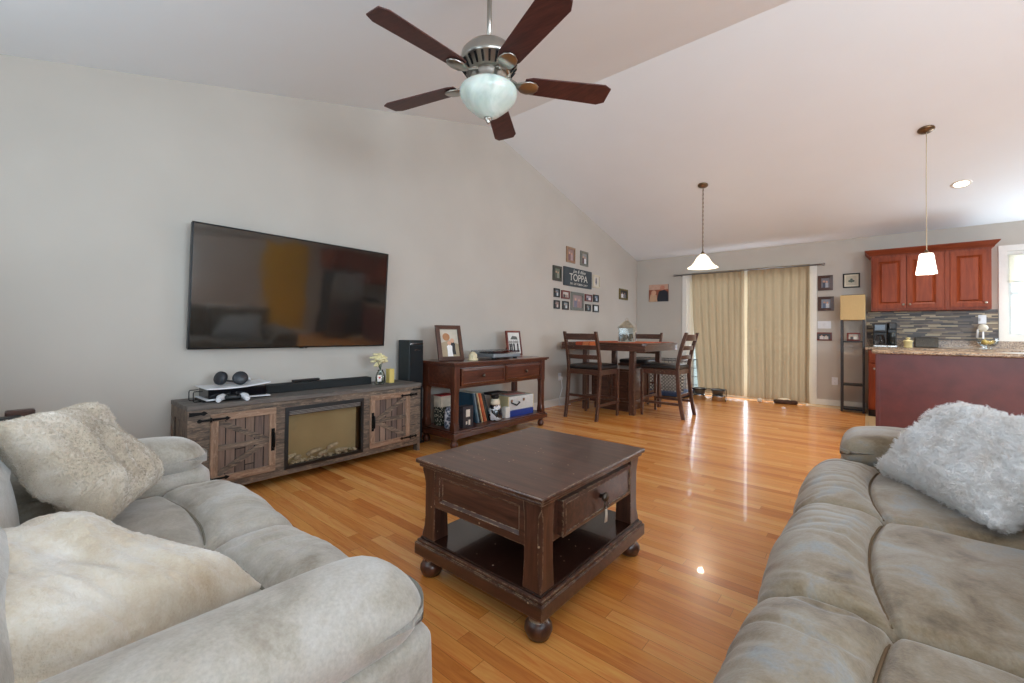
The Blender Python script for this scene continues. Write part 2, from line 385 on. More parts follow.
# ------------------------------------------------------------------ curtains
M_rod = plain('brushed_steel', (150, 150, 150), .3, 1, .03)
M_cur = cloth_trans('tan_burlap_cloth', (156, 137, 108), .14)
def curtain_panel(x0, x1, zt, zb, y, folds, lift=None, amp=.035, seed=0, taper=0):
    bm = BM(); nu, nv = 150, 60; g = []
    for j in range(nv+1):
        v = j/nv; row = []
        for i in range(nu+1):
            u = i/nu; ph = 2*pi*folds*u+1.3*sin(5*u+seed)+.35*sin(v*3+u*6)
            a = amp*(.55+.45*v)*(.7+.5*nz((u*4, v*1.2, seed)))
            b = lift(u) if lift else 0
            z = zt+(zb+b-zt)*v
            x = x0+(x1-x0)*u + taper*(1-u)*v**1.5 + (.012*nz((u*6, v*3, seed+4)))*v
            yy = y+a*sin(ph)+.012*nz((u*9, v*4, seed+9))
            if v < .04: yy = y+a*.5*sin(ph)
            row.append(bm.verts.new((x, yy, z)))
        g.append(row)
    for j in range(nv):
        for i in range(nu):
            bm.faces.new((g[j][i], g[j][i+1], g[j+1][i+1], g[j+1][i])).smooth = True
    return bm
RODZ = 2.15
cr = thing('curtain_rod', 'grey metal curtain rod above the sliding glass door', 'curtain rod', (0, BY-.09, RODZ))
bm = BM(); tube(bm, [(-2.72, 0, 0), (-.56, 0, 0)], .011); obj('rod', bm, M_rod, cr)
for s, x in ((-1, -2.72), (1, -.56)):
    bm = BM(); lathe(bm, [(.011, 0), (.018, .005), (.014, .015), (.022, .03), (.018, .045), (.004, .055)], (x, 0, 0), 16, M=Matrix.Rotation(s*pi/2, 3, 'Y')); obj('finial', bm, M_rod, cr)
    bm = BM(); box(bm, x-s*.07-.006, x-s*.07+.006, 0, .09, -.006, .006); lathe(bm, [(.02, 0), (.02, .008)], (x-s*.07, .09, 0), 14, M=Matrix.Rotation(pi/2, 3, 'X')); obj('bracket', bm, M_rod, cr)
bm = curtain_panel(-2.45, -1.60, RODZ+.02, .045, BY-.09, 8, seed=2, taper=.12)
tag(obj('curtain', bm, M_cur), 'tan burlap curtain panel hanging behind the pet bowls', 'curtain', 'tan curtains over the sliding door')
bm = curtain_panel(-1.555, -.70, RODZ+.02, .03, BY-.09, 8, lift=lambda u: .05*math.exp(-((u-.62)/.12)**2), seed=7)
tag(obj('curtain', bm, M_cur), 'tan burlap curtain panel with lifted hem, next to the stacked small frames', 'curtain', 'tan curtains over the sliding door')
# kitchen window sheers
M_sheer = cloth_trans('white_sheer', (222, 226, 226), .6, 300, .05)
kc = thing('window_curtain', 'sheer white cafe curtain with beige valance in the kitchen window', 'curtain', (0, BY+.0, 0))
bm = curtain_panel(KW[0]+.02, KW[1]-.02, 1.77, 1.11, .02, 9, seed=3, amp=.012); obj('lower_panel', bm, M_sheer, kc)
bm = curtain_panel(KW[0]+.02, KW[1]-.02, 2.10, 1.75, .012, 7, seed=5, amp=.016); obj('valance', bm, cloth_trans('beige_valance', (214, 206, 186), .45, 200, .08), kc)
bm = BM(); tube(bm, [(KW[0], .02, 2.10), (KW[1], .02, 2.10)], .006); tube(bm, [(KW[0], .025, 1.77), (KW[1], .025, 1.77)], .005); obj('rod', bm, M_trim, kc)

# ------------------------------------------------------------------ shared materials
M_cherry = wood('dark_cherry_wood', [(48, 24, 16), (80, 42, 28), (112, 64, 44)], 0, .28, 40, .3, .05)
M_cherry_z = wood('dark_cherry_upright', [(48, 24, 16), (80, 42, 28), (112, 64, 44)], 2, .28, 40, .3, .05)
M_esp = wood('espresso_wood', [(44, 26, 19), (74, 46, 35), (104, 68, 52)], 0, .3, 40, .25, .05, wear=(186, 164, 134), wearamt=.5)
M_espz = wood('espresso_wood_upright', [(44, 26, 19), (74, 46, 35), (104, 68, 52)], 2, .3, 40, .25, .05, wear=(186, 164, 134), wearamt=.5)
M_black = plain('black_plastic', (22, 23, 25), .4, 0, .1)
M_blackm = plain('black_iron', (20, 19, 19), .5, .6, .1)
M_steel = plain('stainless_steel', (190, 190, 188), .25, 1, .04)
M_nickel = plain('brushed_nickel', (176, 172, 164), .28, 1, .05)
M_white = plain('white_plastic', (226, 228, 232), .35, 0, .02)

# ------------------------------------------------------------------ ceiling fan
FC = Vector((-1.52, 1.59)); fz = 2.38
fan = thing('ceiling_fan', 'five blade ceiling fan with brushed nickel motor, frosted bowl light and dark wood blades', 'ceiling fan', (FC.x, FC.y, ceil_z(FC.y)))
H = ceil_z(FC.y); z = lambda v: v-H
bm = BM(); lathe(bm, [(.075, .03), (.075, -.02), (.06, -.06), (.02, -.085)]); obj('canopy', bm, M_nickel, fan)
bm = BM(); lathe(bm, [(.0127, -.06), (.0127, z(2.57))]); lathe(bm, [(.02, z(2.60)), (.024, z(2.565))]); obj('downrod', bm, M_nickel, fan)
bm = BM(); lathe(bm, [(.03, z(2.575)), (.07, z(2.567)), (.115, z(2.545)), (.142, z(2.515)), (.151, z(2.475)), (.149, z(2.46)), (.143, z(2.457)), (.113, z(2.41)), (.1, z(2.405))], n=40); obj('motor_housing', bm, M_nickel, fan)
bm = BM()
for i in range(24):
    a = 2*pi*i/24; m = Matrix.Rotation(a, 3, 'Z')
    n0 = len(bm.verts); loft(bm, [[(.142, -.006, z(2.452)), (.142, .006, z(2.452)), (.148, .006, z(2.452)), (.148, -.006, z(2.452))], [(.112, -.0045, z(2.414)), (.112, .0045, z(2.414)), (.120, .0045, z(2.414)), (.120, -.0045, z(2.414))]]); xform(bm, m.to_4x4(), n0)
obj('motor_vents', bm, M_blackm, fan)['kind'] = 'stuff'
bm = BM(); lathe(bm, [(.1, z(2.42)), (.095, z(2.39)), (.085, z(2.36)), (.1, z(2.345)), (.105, z(2.33)), (.06, z(2.325))], n=36); obj('switch_housing', bm, M_nickel, fan)
kk = N('frosted_alabaster_glass'); kk.base(kk.ramp(kk.noise(kk.coord(), 6, 4, .5, 1.5), [(.35, (176, 192, 184)), (.65, (214, 222, 214))])); kk.set(Roughness=.25, Subsurface_Weight=.3, Subsurface_Scale=.02); kk.b.inputs['Emission Color'].default_value = (.9, 1, .95, 1); kk.b.inputs['Emission Strength'].default_value = .05
bm = BM(); lathe(bm, [(.1, z(2.335)), (.135, z(2.34)), (.148, z(2.328)), (.15, z(2.31)), (.140, z(2.283)), (.115, z(2.252)), (.083, z(2.224)), (.058, z(2.204)), (.03, z(2.19)), (.01, z(2.185))], n=48); obj('light_bowl', bm, kk.m, fan)
bm = BM(); lathe(bm, [(.005, z(2.19)), (.022, z(2.186)), (.02, z(2.178)), (.009, z(2.17)), (.01, z(2.163)), (.003, z(2.155))], n=20); obj('finial', bm, M_nickel, fan)
M_blade = wood('mahogany_blade', [(48, 24, 24), (74, 38, 34), (92, 50, 42)], 0, .45, 60, 0, .05)
for i in range(5):
    a = rad(51+72*i); R = Matrix.Rotation(a, 4, 'Z') @ Matrix.Rotation(rad(-11), 4, 'X')
    bm = BM(); out = [(.19, -.045), (.23, -.058), (.62, -.072), (.66, -.05), (.66, .05), (.62, .072), (.23, .058), (.19, .045)]
    prism(bm, out, -.003, .004, 'xy'); xform(bm, Matrix.Translation((0, 0, z(fz))) @ R)
    b = obj('blade', bm, M_blade, fan, bevel=.002)
    bm = BM()
    loft(bm, [[(x, -w_, zz-t_), (x, w_, zz-t_), (x, w_, zz+t_), (x, -w_, zz+t_)] for x, w_, zz, t_ in ((.085, .018, .028, .008), (.12, .014, .014, .008), (.15, .015, -.006, .007), (.175, .035, -.013, .005), (.21, .046, -.012, .005), (.245, .038, -.011, .005), (.265, .014, -.009, .004))])
    xform(bm, Matrix.Translation((0, 0, z(fz))) @ R); obj('blade_bracket', bm, M_nickel, fan, bevel=.003, smooth=True)

# ------------------------------------------------------------------ pendants and the recessed light
M_bronze = plain('aged_bronze', (120, 98, 74), .35, .9, .1)
def pendant(loc, label, zt, prof, chain, mats, name='pendant_lamp'):
    t = thing(name, label, 'pendant lamp', loc); H = loc[2]
    tilt = Matrix.Rotation(-math.atan(.243), 4, 'X')
    bm = BM(); lathe(bm, [(.062, .008), (.064, -.008), (.05, -.022), (.012, -.032)]); xform(bm, tilt); obj('canopy', bm, M_bronze, t)
    bm = BM()
    if chain:
        n = int((H-.02-zt)/.028)
        for i in range(n):
            zz = zt+.028*i+.014-H; pts = [(.008*cos(q)*(1 if i % 2 else 0), .008*cos(q)*(0 if i % 2 else 1), zz+.018*sin(q)) for q in [2*pi*k/10 for k in range(10)]]
            tube(bm, pts, .0022, 5, closed=True)
    tube(bm, [(.003, 0, -.02), (0, .003, (zt-H)/2), (.002, 0, zt-H)], .0028 if chain else .004, 6)
    obj('chain' if chain else 'cord', bm, M_bronze if chain else plain('clear_cord', (200, 188, 160), .4), t)
    bm = BM(); lathe(bm, [(.008, zt+.02-H), (.02, zt-H), (.034, zt-.03-H), (.036, zt-.05-H)]); obj('socket_cap', bm, M_bronze, t)
    bm = BM(); lathe(bm, [(r, q-H) for r, q in prof], n=40); obj('lamp_shade', bm, mats, t)
    return t
M_shade1 = glow('lit_cream_glass', (255, 240, 214), 1.5); M_shade2 = glow('lit_white_glass', (255, 244, 228), 4.5)
pendant((-1.671, 5.844, ceil_z(5.844)), 'pendant lamp with flared cream glass bell shade hanging by a chain over the dining table', 2.14, [(.03, 2.12), (.05, 2.10), (.075, 2.075), (.09, 2.045), (.11, 2.01), (.14, 1.975), (.178, 1.95), (.188, 1.942), (.176, 1.945), (.13, 1.975), (.09, 2.02)], True, M_shade1)
pendant((.42, 5.674, ceil_z(5.674)), 'pendant lamp with small glowing tapered white shade above the kitchen peninsula', 1.885, [(.03, 1.87), (.048, 1.868), (.053, 1.85), (.064, 1.76), (.077, 1.675), (.072, 1.675), (.05, 1.80)], False, M_shade2)
for (x, y, br) in ((-1.68, 5.844, 14), (.41, 5.674, 22)):
    l = bpy.data.lights.new('pendant_bulb', 'POINT'); l.energy = br; l.color = (1, .85, .65); l.shadow_soft_size = .05
    o = bpy.data.objects.new('pendant_bulb', l); COL.objects.link(o); o.location = (x, y, 2.0 if br < 20 else 1.70); l.shadow_soft_size = .03
for i, (x, y) in enumerate(((.79, 6.854), (2.1, 7.0), (2.1, 5.4), (3.2, 7.0))):
    if i: continue
    t = thing('recessed_light', 'round recessed ceiling light glowing above the kitchen cabinets', 'ceiling light', (x, y, ceil_z(y))); tilt = Matrix.Rotation(-math.atan(.243), 4, 'X')
    bm = BM(); lathe(bm, [(.062, -.002), (.085, -.006), (.088, 0), (.085, .01), (.06, .01)], n=32); xform(bm, tilt); obj('trim_ring', bm, M_trim, t)
    bm = BM(); lathe(bm, [(.0, -.003), (.063, -.003), (.063, .005), (0, .005)], n=28); xform(bm, tilt); obj('lens', bm, glow('recessed_lens', (255, 236, 205), 6), t)

# ------------------------------------------------------------------ television
kk = N('tv_glass'); kk.base((.014, .013, .012, 1)); kk.set(Roughness=.07); kk.b.inputs['IOR'].default_value = 2.1; kk.set(Coat_Weight=.3, Coat_Roughness=.05)
kk.bump(kk.noise(kk.coord(), 2.2, 2), .06, .05)
M_tv = kk.m
s = 3.44/3.51
tw = 1.497; th = .858*s+.0
tv = thing('television', 'large flat screen television mounted on the left wall', 'television', (WX+.06, 1.500, .935), 90); tv.rotation_euler.x = rad(3.6)
bm = BM(); bx(bm, -.74, .74, -.012, .03, 0, .845, .005); obj('cabinet', bm, M_black, tv)
bm = BM(); frame_rect(bm, -.742, .742, -.002, .847, .009, -.018, -.008, bev=.003); obj('bezel', bm, plain('tv_bezel', (28, 28, 30), .3, .5), tv)
bm = BM(); quad(bm, [(-.734, -.0135, .006), (.734, -.0135, .006), (.734, -.0135, .839), (-.734, -.0135, .839)]); obj('screen', bm, M_tv, tv)
bm = BM(); box(bm, -.3, .3, .03, .07, .2, .6); obj('wall_mount', bm, M_blackm, tv)
bm = BM(); bx(bm, -.02, .012, -.016, -.004, -.009, 0, .002); bx(bm, .022, .04, -.016, -.004, -.009, 0, .002); obj('logo_tab', bm, M_black, tv)
# ------------------------------------------------------------------ media console with electric fireplace
SY0, SY1, SXF, SXB, ST = .69, 2.40, -3.10, -3.485, .605
kw_ = N('weathered_barnwood_x'); 
def barn(name, ax, cols):
    k = N(name); s_ = [16, 16, 16]; s_[ax] = 1.1
    f = k.noise(k.coord(tuple(s_)), 2.2, 9, .72, .5); s2 = [60, 60, 60]; s2[ax] = 14; g = k.noise(k.coord(tuple(s2)), 1.6, 4, .7)
    c = k.ramp(f, [(.22, cols[0]), (.42, cols[1]), (.55, cols[2]), (.74, cols[3])])
    c = k.mix(k.ramp(g, [(.5, (0, 0, 0)), (.72, (.7, .7, .7))]), c, cols[4])
    k.base(c); k.set(Roughness=.7); k.bump(f, .5, .004); return k.m
BC = [(38, 34, 31), (80, 71, 63), (112, 98, 86), (150, 131, 112), (174, 150, 126)]
LC = [(100, 80, 64), (134, 108, 88), (158, 130, 108), (176, 148, 124), (188, 164, 142)]
M_barn = barn('weathered_barnwood', 0, BC); M_barnz = barn('weathered_barnwood_upright', 2, BC); M_light = barn('pale_barnwood_trim', 0, LC); M_lightz = barn('pale_barnwood_trim_upright', 2, LC)
M_top = barn('weathered_grey_top', 0, [(60, 56, 54), (92, 86, 82), (112, 106, 100), (134, 126, 120), (110, 104, 100)])
st = thing('media_console', 'weathered barnwood media console with barn doors and a built-in electric fireplace', 'tv stand', ((SXF+SXB)/2, (SY0+SY1)/2, 0), 90)
hw = (SY1-SY0)/2; hd = (SXF-SXB)/2; yf = -hd
bm = BM(); bx(bm, -hw-.005, hw+.005, -hd-.008, hd, ST-.028, ST, .003); obj('top', bm, M_top, st)
bm = BM(); box(bm, -hw+.03, hw-.03, hd-.012, hd-.002, .08, ST-.03); box(bm, -hw+.02, hw-.02, -hd+.06, hd-.01, .085, .105)
for x in (-.34, .32): box(bm, x-.01, x+.01, -hd+.03, hd-.01, .1, ST-.03)
obj('carcass', bm, M_barn, st)
for s_ in (-1, 1):       # end panels: posts, rails, recessed board
    x = s_*hw; bm = BM(); xa, xb = (x, x+.028) if s_ < 0 else (x-.028, x)
    for ya, yb in ((-hd, -hd+.055), (hd-.055, hd)): bx(bm, xa-.002, xb+.002, ya, yb, 0, ST-.028, .003)
    bx(bm, xa, xb, -hd, hd, ST-.1, ST-.03); bx(bm, xa, xb, -hd, hd, .07, .14); box(bm, xa+.01, xb-.008, -hd+.03, hd-.03, .1, ST-.06)
    obj('side_panel', bm, M_barnz, st)
bm = BM()
for a, b in ((-hw, -hw+.115), (-.375, -.295), (.283, .35), (hw-.125, hw)): bx(bm, a, b, yf-.002, yf+.03, .07, ST-.028, .003)
bx(bm, -hw, hw, yf-.001, yf+.028, ST-.085, ST-.03, .003); bx(bm, -hw, hw, yf-.001, yf+.028, .062, .12, .003)
obj('face_frame', bm, M_barn, st)
def barn_door(x0, x1, hinge_left):
    z0, z1 = .115, ST-.062
    bm = BM(); box(bm, x0+.03, x1-.03, yf-.006, yf+.012, z0+.03, z1-.03); d = obj('door', bm, planks('barn_boards', (2, 0), .055, 1.3, [(84, 70, 62), (122, 102, 90), (98, 84, 78), (146, 124, 108), (70, 60, 56)], gapcol=(28, 22, 20), grainamt=.9, rough=.75, gw=.003, bump=.5).m, st)
    bm = BM(); w_ = .042
    for a, b, c, e in ((x0, x1, z0, z0+w_), (x0, x1, z1-w_, z1)): bm = BM(); bx(bm, a, b, yf-.02, yf+.004, c, e, .003); obj('rail', bm, M_light, d)
    for a, b in ((x0, x0+w_), (x1-w_, x1)): bm = BM(); bx(bm, a, b, yf-.0195, yf+.004, z0+w_, z1-w_, .003); obj('stile', bm, M_lightz, d)
    bm = BM(); zc = (z0+z1)/2; xi0, xi1 = x0+w_, x1-w_; h = .017
    tip, far = (xi1, xi0) if hinge_left else (xi0, xi1)
    bx(bm, xi0, xi1, yf-.015, yf+.004, zc-h, zc+h, .003)
    for zz in (z0+w_+.01, z1-w_-.01):
        dx, dz = tip-far, zc-zz; L = sqrt(dx*dx+dz*dz); nx, nzz = -dz/L*h, dx/L*h
        prism(bm, [(far+nx, zz+nzz), (far-nx, zz-nzz), (tip-nx, zc-nzz), (tip+nx, zc+nzz)], yf-.0145, yf+.003)
    obj('brace', bm, M_barn, d)
    xh = x1-.02 if hinge_left else x0+.02
    bm = BM(); bx(bm, xh-.011, xh+.011, yf-.024, yf-.019, zc-.075, zc+.075, .002); tube(bm, [(xh, yf-.02, zc-.055), (xh, yf-.045, zc-.045), (xh, yf-.048, zc), (xh, yf-.045, zc+.045), (xh, yf-.02, zc+.055)], .0065, 8); obj('handle', bm, M_blackm, d)
    # strap hinges
    xe, sg = (x0, 1) if hinge_left else (x1, -1)
    for zz in ((z1-.03,) if not hinge_left else (z1-.03, )) + (z0+.03,):
        bm = BM(); P = [(-.07, -.006), (-.06, -.013), (-.045, -.006), (0, -.008), (.075, -.006), (.085, -.013), (.105, 0), (.085, .013), (.075, .006), (0, .008), (-.045, .006), (-.06, .013), (-.07, .006)]
        prism(bm, [(xe+sg*p, zz+q) for p, q in P], yf-.025, yf-.0195); lathe(bm, [(.006, -.014), (.006, .014)], (xe, yf-.026, zz), 10); obj('hinge', bm, M_blackm, d)
barn_door(-.743, -.367, True); barn_door(.346, .733, False)
bm = BM(); x0 = -hw+.005; P = [(0, -.013), (.06, -.008), (.075, -.014), (.095, 0), (.075, .014), (.06, .008), (0, .013)]
prism(bm, [(x0+p, ST-.05+q) for p, q in P], yf-.007, yf-.001); obj('strap_plate', bm, M_blackm, st)
bm = BM(); prism(bm, [(hw-.005-p, ST-.05+q*.6) for p, q in P], yf-.007, yf-.001); obj('strap_plate', bm, M_blackm, st)
# fireplace insert
fx0, fx1, fz0, fz1 = -.305, .292, .10, ST-.075
bm = BM(); frame_rect(bm, fx0, fx1, fz0, fz1, .022, yf-.012, yf+.05, bev=.004); box(bm, fx0+.02, fx1-.02, yf+.09, yf+.1, fz0, fz1); box(bm, fx0+.01, fx1-.01, yf, yf+.1, fz0, fz0+.012); box(bm, fx0+.01, fx0+.022, yf, yf+.1, fz0, fz1); box(bm, fx1-.022, fx1-.01, yf, yf+.1, fz0, fz1)
fi = obj('fireplace_insert', bm, M_black, st)
bm = BM(); bx(bm, fx0+.022, fx1-.022, yf-.002, yf+.02, fz1-.062, fz1-.022, .004)
for i in range(3): box(bm, fx0+.03, fx1-.03, yf-.004, yf+.002, fz1-.054+.01*i, fz1-.050+.01*i, 1)
obj('heater_vent', bm, [plain('dark_grey_vent', (60, 60, 60), .3, .4), plain('grey_louvre', (150, 150, 148), .35, .3)], fi)
kk = N('fire_glass'); kk.base(kk.ramp(kk.noise(kk.coord(), 3, 3), [(.3, (178, 168, 138)), (.7, (200, 190, 160))])); kk.set(Roughness=.35, Coat_Weight=.4)
bm = BM(); box(bm, fx0+.022, fx1-.022, yf+.075, yf+.08, fz0+.012, fz1-.06); obj('back_screen', bm, kk.m, fi)
bm = BM(); random.seed(3)
for i in range(7):
    x = fx0+.07+i*.06+random.uniform(-.02, .02); a = random.uniform(-.6, .9) if i > 2 else .5; L = random.uniform(.05, .1)
    p0 = Vector((x-L*cos(a)/2, yf+.035+random.uniform(-.01, .02), fz0+.045+random.uniform(-.01, .03))); d_ = Vector((cos(a)*L, random.uniform(-.01, .01), abs(sin(a))*L*.7))
    tube(bm, [p0, p0+d_*.3+Vector((0, 0, .004)), p0+d_*.7, p0+d_], [.013, .016, .014, .009], 8)
for i in range(40):
    x = random.uniform(fx0+.05, fx1-.05); c_ = (x, yf+random.uniform(.02, .06), fz0+.018+random.uniform(0, .014)); r_ = random.uniform(.008, .015)
    rbox(bm, c_, (r_, r_, r_*.7), r_*.6, (1, 1, 1))
obj('ember_logs', bm, plain('ash_grey_logs', (206, 200, 188), .8, var=.35, scale=60), fi)['kind'] = 'stuff'
bm = BM(); box(bm, fx0+.022, fx1-.022, yf+.004, yf+.007, fz0+.012, fz1-.06); obj('glass_front', bm, thin_glass('smoked_glass', (.93, .90, .84), .9), fi)

# things on the console
T0 = ST
def gp(x, y): return (x, y, T0)
ps = thing('game_console', 'white and black game console lying flat on the media console', 'game console', (-3.3, .99, T0), 90)
for z0, z1, nm in ((.012, .02, 'lower_shell'), (.078, .086, 'upper_shell')):
    bm = BM(); nx = 14
    secs = []
    for i in range(nx+1):
        u = i/nx; x = -.19+.38*u; w_ = .13-.02*u+.006*sin(pi*u); zz = (.01*(u-.3)**2*4) * (1 if z1 > .05 else -.3)
        secs.append([(x, -w_, z0+zz), (x, w_, z0+zz), (x, w_*.98, z1+zz), (x, -w_*.98, z1+zz)])
    loft(bm, secs); obj(nm, bm, M_white, ps, bevel=.002)
bm = BM(); bx(bm, -.175, .165, -.105, .105, .018, .08, .006); obj('core', bm, plain('gloss_black', (14, 15, 20), .12), ps)
bm = BM(); tube(bm, [(-.2, -.05, .002), (-.235, -.05, .002), (-.24, -.05, .01), (-.24, -.05, .06), (-.235, -.05, .068), (-.19, -.05, .068)], .003, 6); tube(bm, [(-.2, .05, .002), (-.235, .05, .002), (-.24, .05, .01), (-.24, .05, .06), (-.235, .05, .068), (-.19, .05, .068)], .003, 6)
box(bm, -.2, .17, -.09, .09, 0, .012); obj('stand_base', bm, M_blackm, ps)
hp = thing('headphones', 'black and white over-ear headphones resting on the game console', 'headphones', (-3.30, .975, T0+.09), 52)
for s_ in (-1, 1):
    bm = BM(); lathe(bm, [(.0, -.016), (.03, -.018), (.044, -.010), (.046, .0), (.044, .016), (.036, .022), (.0, .024)], (s_*.058, -.02, .046), 24, M=(Matrix.Rotation(s_*.45, 3, 'Z') @ Matrix.Rotation(rad(74), 3, 'X'))); obj('ear_cup', bm, plain('charcoal_ear_pad', (36, 40, 46), .4), hp)
bm = BM(); pts = [(.10*cos(a), .02+.085*sin(a), .035-.03*sin(a)) for a in [pi*(-.08+1.16*i/16) for i in range(17)]]; tube(bm, pts, .007, 8); obj('headband', bm, M_white, hp)
bm = BM(); pts = [(.085*cos(a), .02+.07*sin(a), .038-.026*sin(a)) for a in [pi*(.05+.9*i/16) for i in range(17)]]; tube(bm, pts, .006, 8); obj('inner_strap', bm, M_black, hp)
def controller(loc, rz, label):
    t = thing('game_controller', label, 'game controller', loc, rz)
    for s_ in (-1, 1):
        bm = BM(); tube(bm, [(s_*.035, .02, .026), (s_*.055, .015, .03), (s_*.07, -.01, .026), (s_*.078, -.045, .018), (s_*.076, -.065, .014)], [.014, .021, .021, .016, .010], 12); obj('grip', bm, M_white, t)
    bm = BM(); rbox(bm, (0, .012, .026), (.045, .026, .014), .01, (4, 3, 2)); obj('touchpad', bm, M_black, t)
    for s_ in (-1, 1):
        bm = BM(); lathe(bm, [(.008, .03), (.006, .045), (.011, .047), (.011, .052), (.002, .053)], (s_*.025, -.008, 0), 14); obj('thumbstick', bm, M_black, t)
    return t
controller((-3.155, .94, T0), 75, 'white game controller lying in front of the flat game console')
sb = thing('soundbar', 'long black fabric soundbar at the back of the media console', 'soundbar', (-3.37, 1.62, T0), 90)
bm = BM(); bx(bm, -.42, .42, -.045, .045, .0, .062, .008); obj('body', bm, plain('black_speaker_cloth', (30, 33, 34), .85, 0, .3, 400), sb)
for xa in (-.425, .418): bm = BM(); bx(bm, xa, xa+.007, -.045, .045, 0, .062, .003); obj('end_cap', bm, M_black, sb)
rm = thing('sensor_bar', 'slim black sensor bar lying on top of the soundbar', 'sensor bar', (-3.37, 1.50, T0+.062), 92)
bm = BM(); bx(bm, -.105, .105, -.016, .016, .004, .022, .006); obj('body', bm, M_black, rm)
for xa in (-.085, .045): bm = BM(); bx(bm, xa, xa+.04, -.014, .014, 0, .006, .002); obj('foot', bm, M_black, rm)
# vase with flowers
va = thing('flower_vase', 'clear glass vase with pale yellow flowers and a white heart tag', 'vase', (-3.26, 2.09, T0))
bm = BM(); lathe(bm, [(.0, .0), (.034, .0), (.042, .02), (.043, .06), (.034, .095), (.022, .115), (.024, .125), (.021, .124), (.019, .115), (.031, .09), (.039, .06), (.038, .02), (.0, .008)], n=28); obj('vase_body', bm, thin_glass('vase_glass', (.9, .95, .93), .8), va)
random.seed(5); bm = BM()
for i in range(5): tube(bm, [(random.uniform(-.02, .02), random.uniform(-.02, .02), .02), (0, 0, .12), (random.uniform(-.03, .03), -.02+random.uniform(-.03, .03), .2)], .0025, 5)
obj('stems', bm, plain('green_stems', (58, 78, 48), .6), va)
bm = BM()
for i in range(34):
    c_ = Vector((random.gauss(0, .022), random.gauss(-.02, .022), .215+random.gauss(0, .018)))
    for j in range(5):
        a = 2*pi*j/5+i; n = Vector((cos(a), sin(a), .5)).normalized(); q = c_+n*.012
        lathe(bm, [(.002, -.010), (.009, -.006), (.012, 0), (.009, .006), (.002, .010)], q, 8)
obj('blossoms', bm, plain('cream_petals', (232, 222, 176), .7, var=.1, scale=50), va)['kind'] = 'stuff'
bm = BM(); bx(bm, .040, .043, -.055, -.015, .03, .085, .001); tg = obj('tag', bm, plain('white_card', (240, 236, 230), .6), va)
bm = BM(); hp_ = [(0, -.010), (.010, .001), (.009, .007), (.005, .009), (0, .005), (-.005, .009), (-.009, .007), (-.010, .001)]
prism(bm, [(-.035+p, .062+q) for p, q in hp_], .0432, .0442, 'yz'); obj('heart', bm, plain('red_ink', (196, 40, 36), .5), tg)
bm = BM(); bx(bm, -.03, .03, -.025, .025, 0, .125, .004)
for i in range(3): tube(bm, [(0, 0, .12), (.001, 0, .135)], .0015, 5)
cd = obj('pillar_candle', bm, plain('yellow_wax', (232, 206, 120), .45, var=.04)); cd.location = (-3.3, 2.215, T0); tag(cd, 'square pale yellow candle beside the flower vase', 'candle')

# tower speaker
sp = thing('tower_speaker', 'tall black tower speaker between the media console and the dark wood sofa table', 'speaker', (-3.38, 2.495, 0), 90)
bm = BM(); bx(bm, -.08, .08, -.085, .085, .02, .985, .004); obj('body', bm, plain('black_ash_vinyl', (34, 42, 44), .45), sp)
bm = BM(); bx(bm, -.074, .074, -.098, -.085, .05, .935, .004); obj('grille', bm, plain('black_grille', (22, 25, 28), .9, 0, .3, 500), sp)
bm = BM(); bx(bm, -.074, .074, -.095, -.086, .945, .957, .003); bx(bm, -.03, .045, -.1005, -.098, .888, .898, .001); obj('silver_trim', bm, M_steel, sp)
bm = BM(); bx(bm, -.1, .1, -.1, .1, 0, .022, .004); obj('base', bm, M_black, sp)

# ------------------------------------------------------------------ sideboard (dark sofa table)
DX, DY0, DY1, DT = -2.86, 2.60, 4.00, .79
sd = thing('sofa_table', 'dark cherry sofa table with two drawers and an open lower shelf', 'sofa table', (-3.10, (DY0+DY1)/2, 0), 90)
hw2 = (DY1-DY0)/2; hd2 = .235
def bun(bm, x, y, r, h, z0=0, n=24, flip=1):
    lathe(bm, [(r*.45, z0), (r*.8, z0+h*.06), (r, z0+h*.3), (r*.97, z0+h*.45), (r*.75, z0+h*.62), (r*.55, z0+h*.68), (r*.6, z0+h*.74), (r*.8, z0+h*.80), (r*.82, z0+h*.88), (r*.7, z0+h*.94), (r*.7, z0+h)], (x, y, 0), n)
bm = BM(); bx(bm, -hw2-.035, hw2+.035, -hd2-.03, hd2+.02, DT-.022, DT, .006); bx(bm, -hw2-.02, hw2+.02, -hd2-.015, hd2+.01, DT-.036, DT-.022, .004); obj('top', bm, M_cherry, sd)
for sx in (-1, 1):
    for sy in (-1, 1):
        bm = BM(); x, y = sx*(hw2-.035), sy*(hd2-.035); w_ = .032
        def sec(zz, c): return [(x-w_, y-w_+c, zz), (x-w_+c, y-w_, zz), (x+w_-c, y-w_, zz), (x+w_, y-w_+c, zz), (x+w_, y+w_-c, zz), (x+w_-c, y+w_, zz), (x-w_+c, y+w_, zz), (x-w_, y+w_-c, zz)]
        loft(bm, [sec(.16, .002), sec(.2, .002), sec(.24, .012), sec(.5, .012), sec(.54, .002), sec(DT-.036, .002)]); l_ = obj('leg', bm, M_cherry_z, sd)
        bm = BM(); bun(bm, x, y, .038, .095); obj('foot', bm, M_cherry_z, sd)
bm = BM(); bx(bm, -hw2-.02, hw2+.02, -hd2-.02, hd2+.01, .095, .145, .006); bx(bm, -hw2-.005, hw2+.005, -hd2-.005, hd2, .145, .16, .005); obj('lower_shelf', bm, M_cherry, sd)
az0 = .565
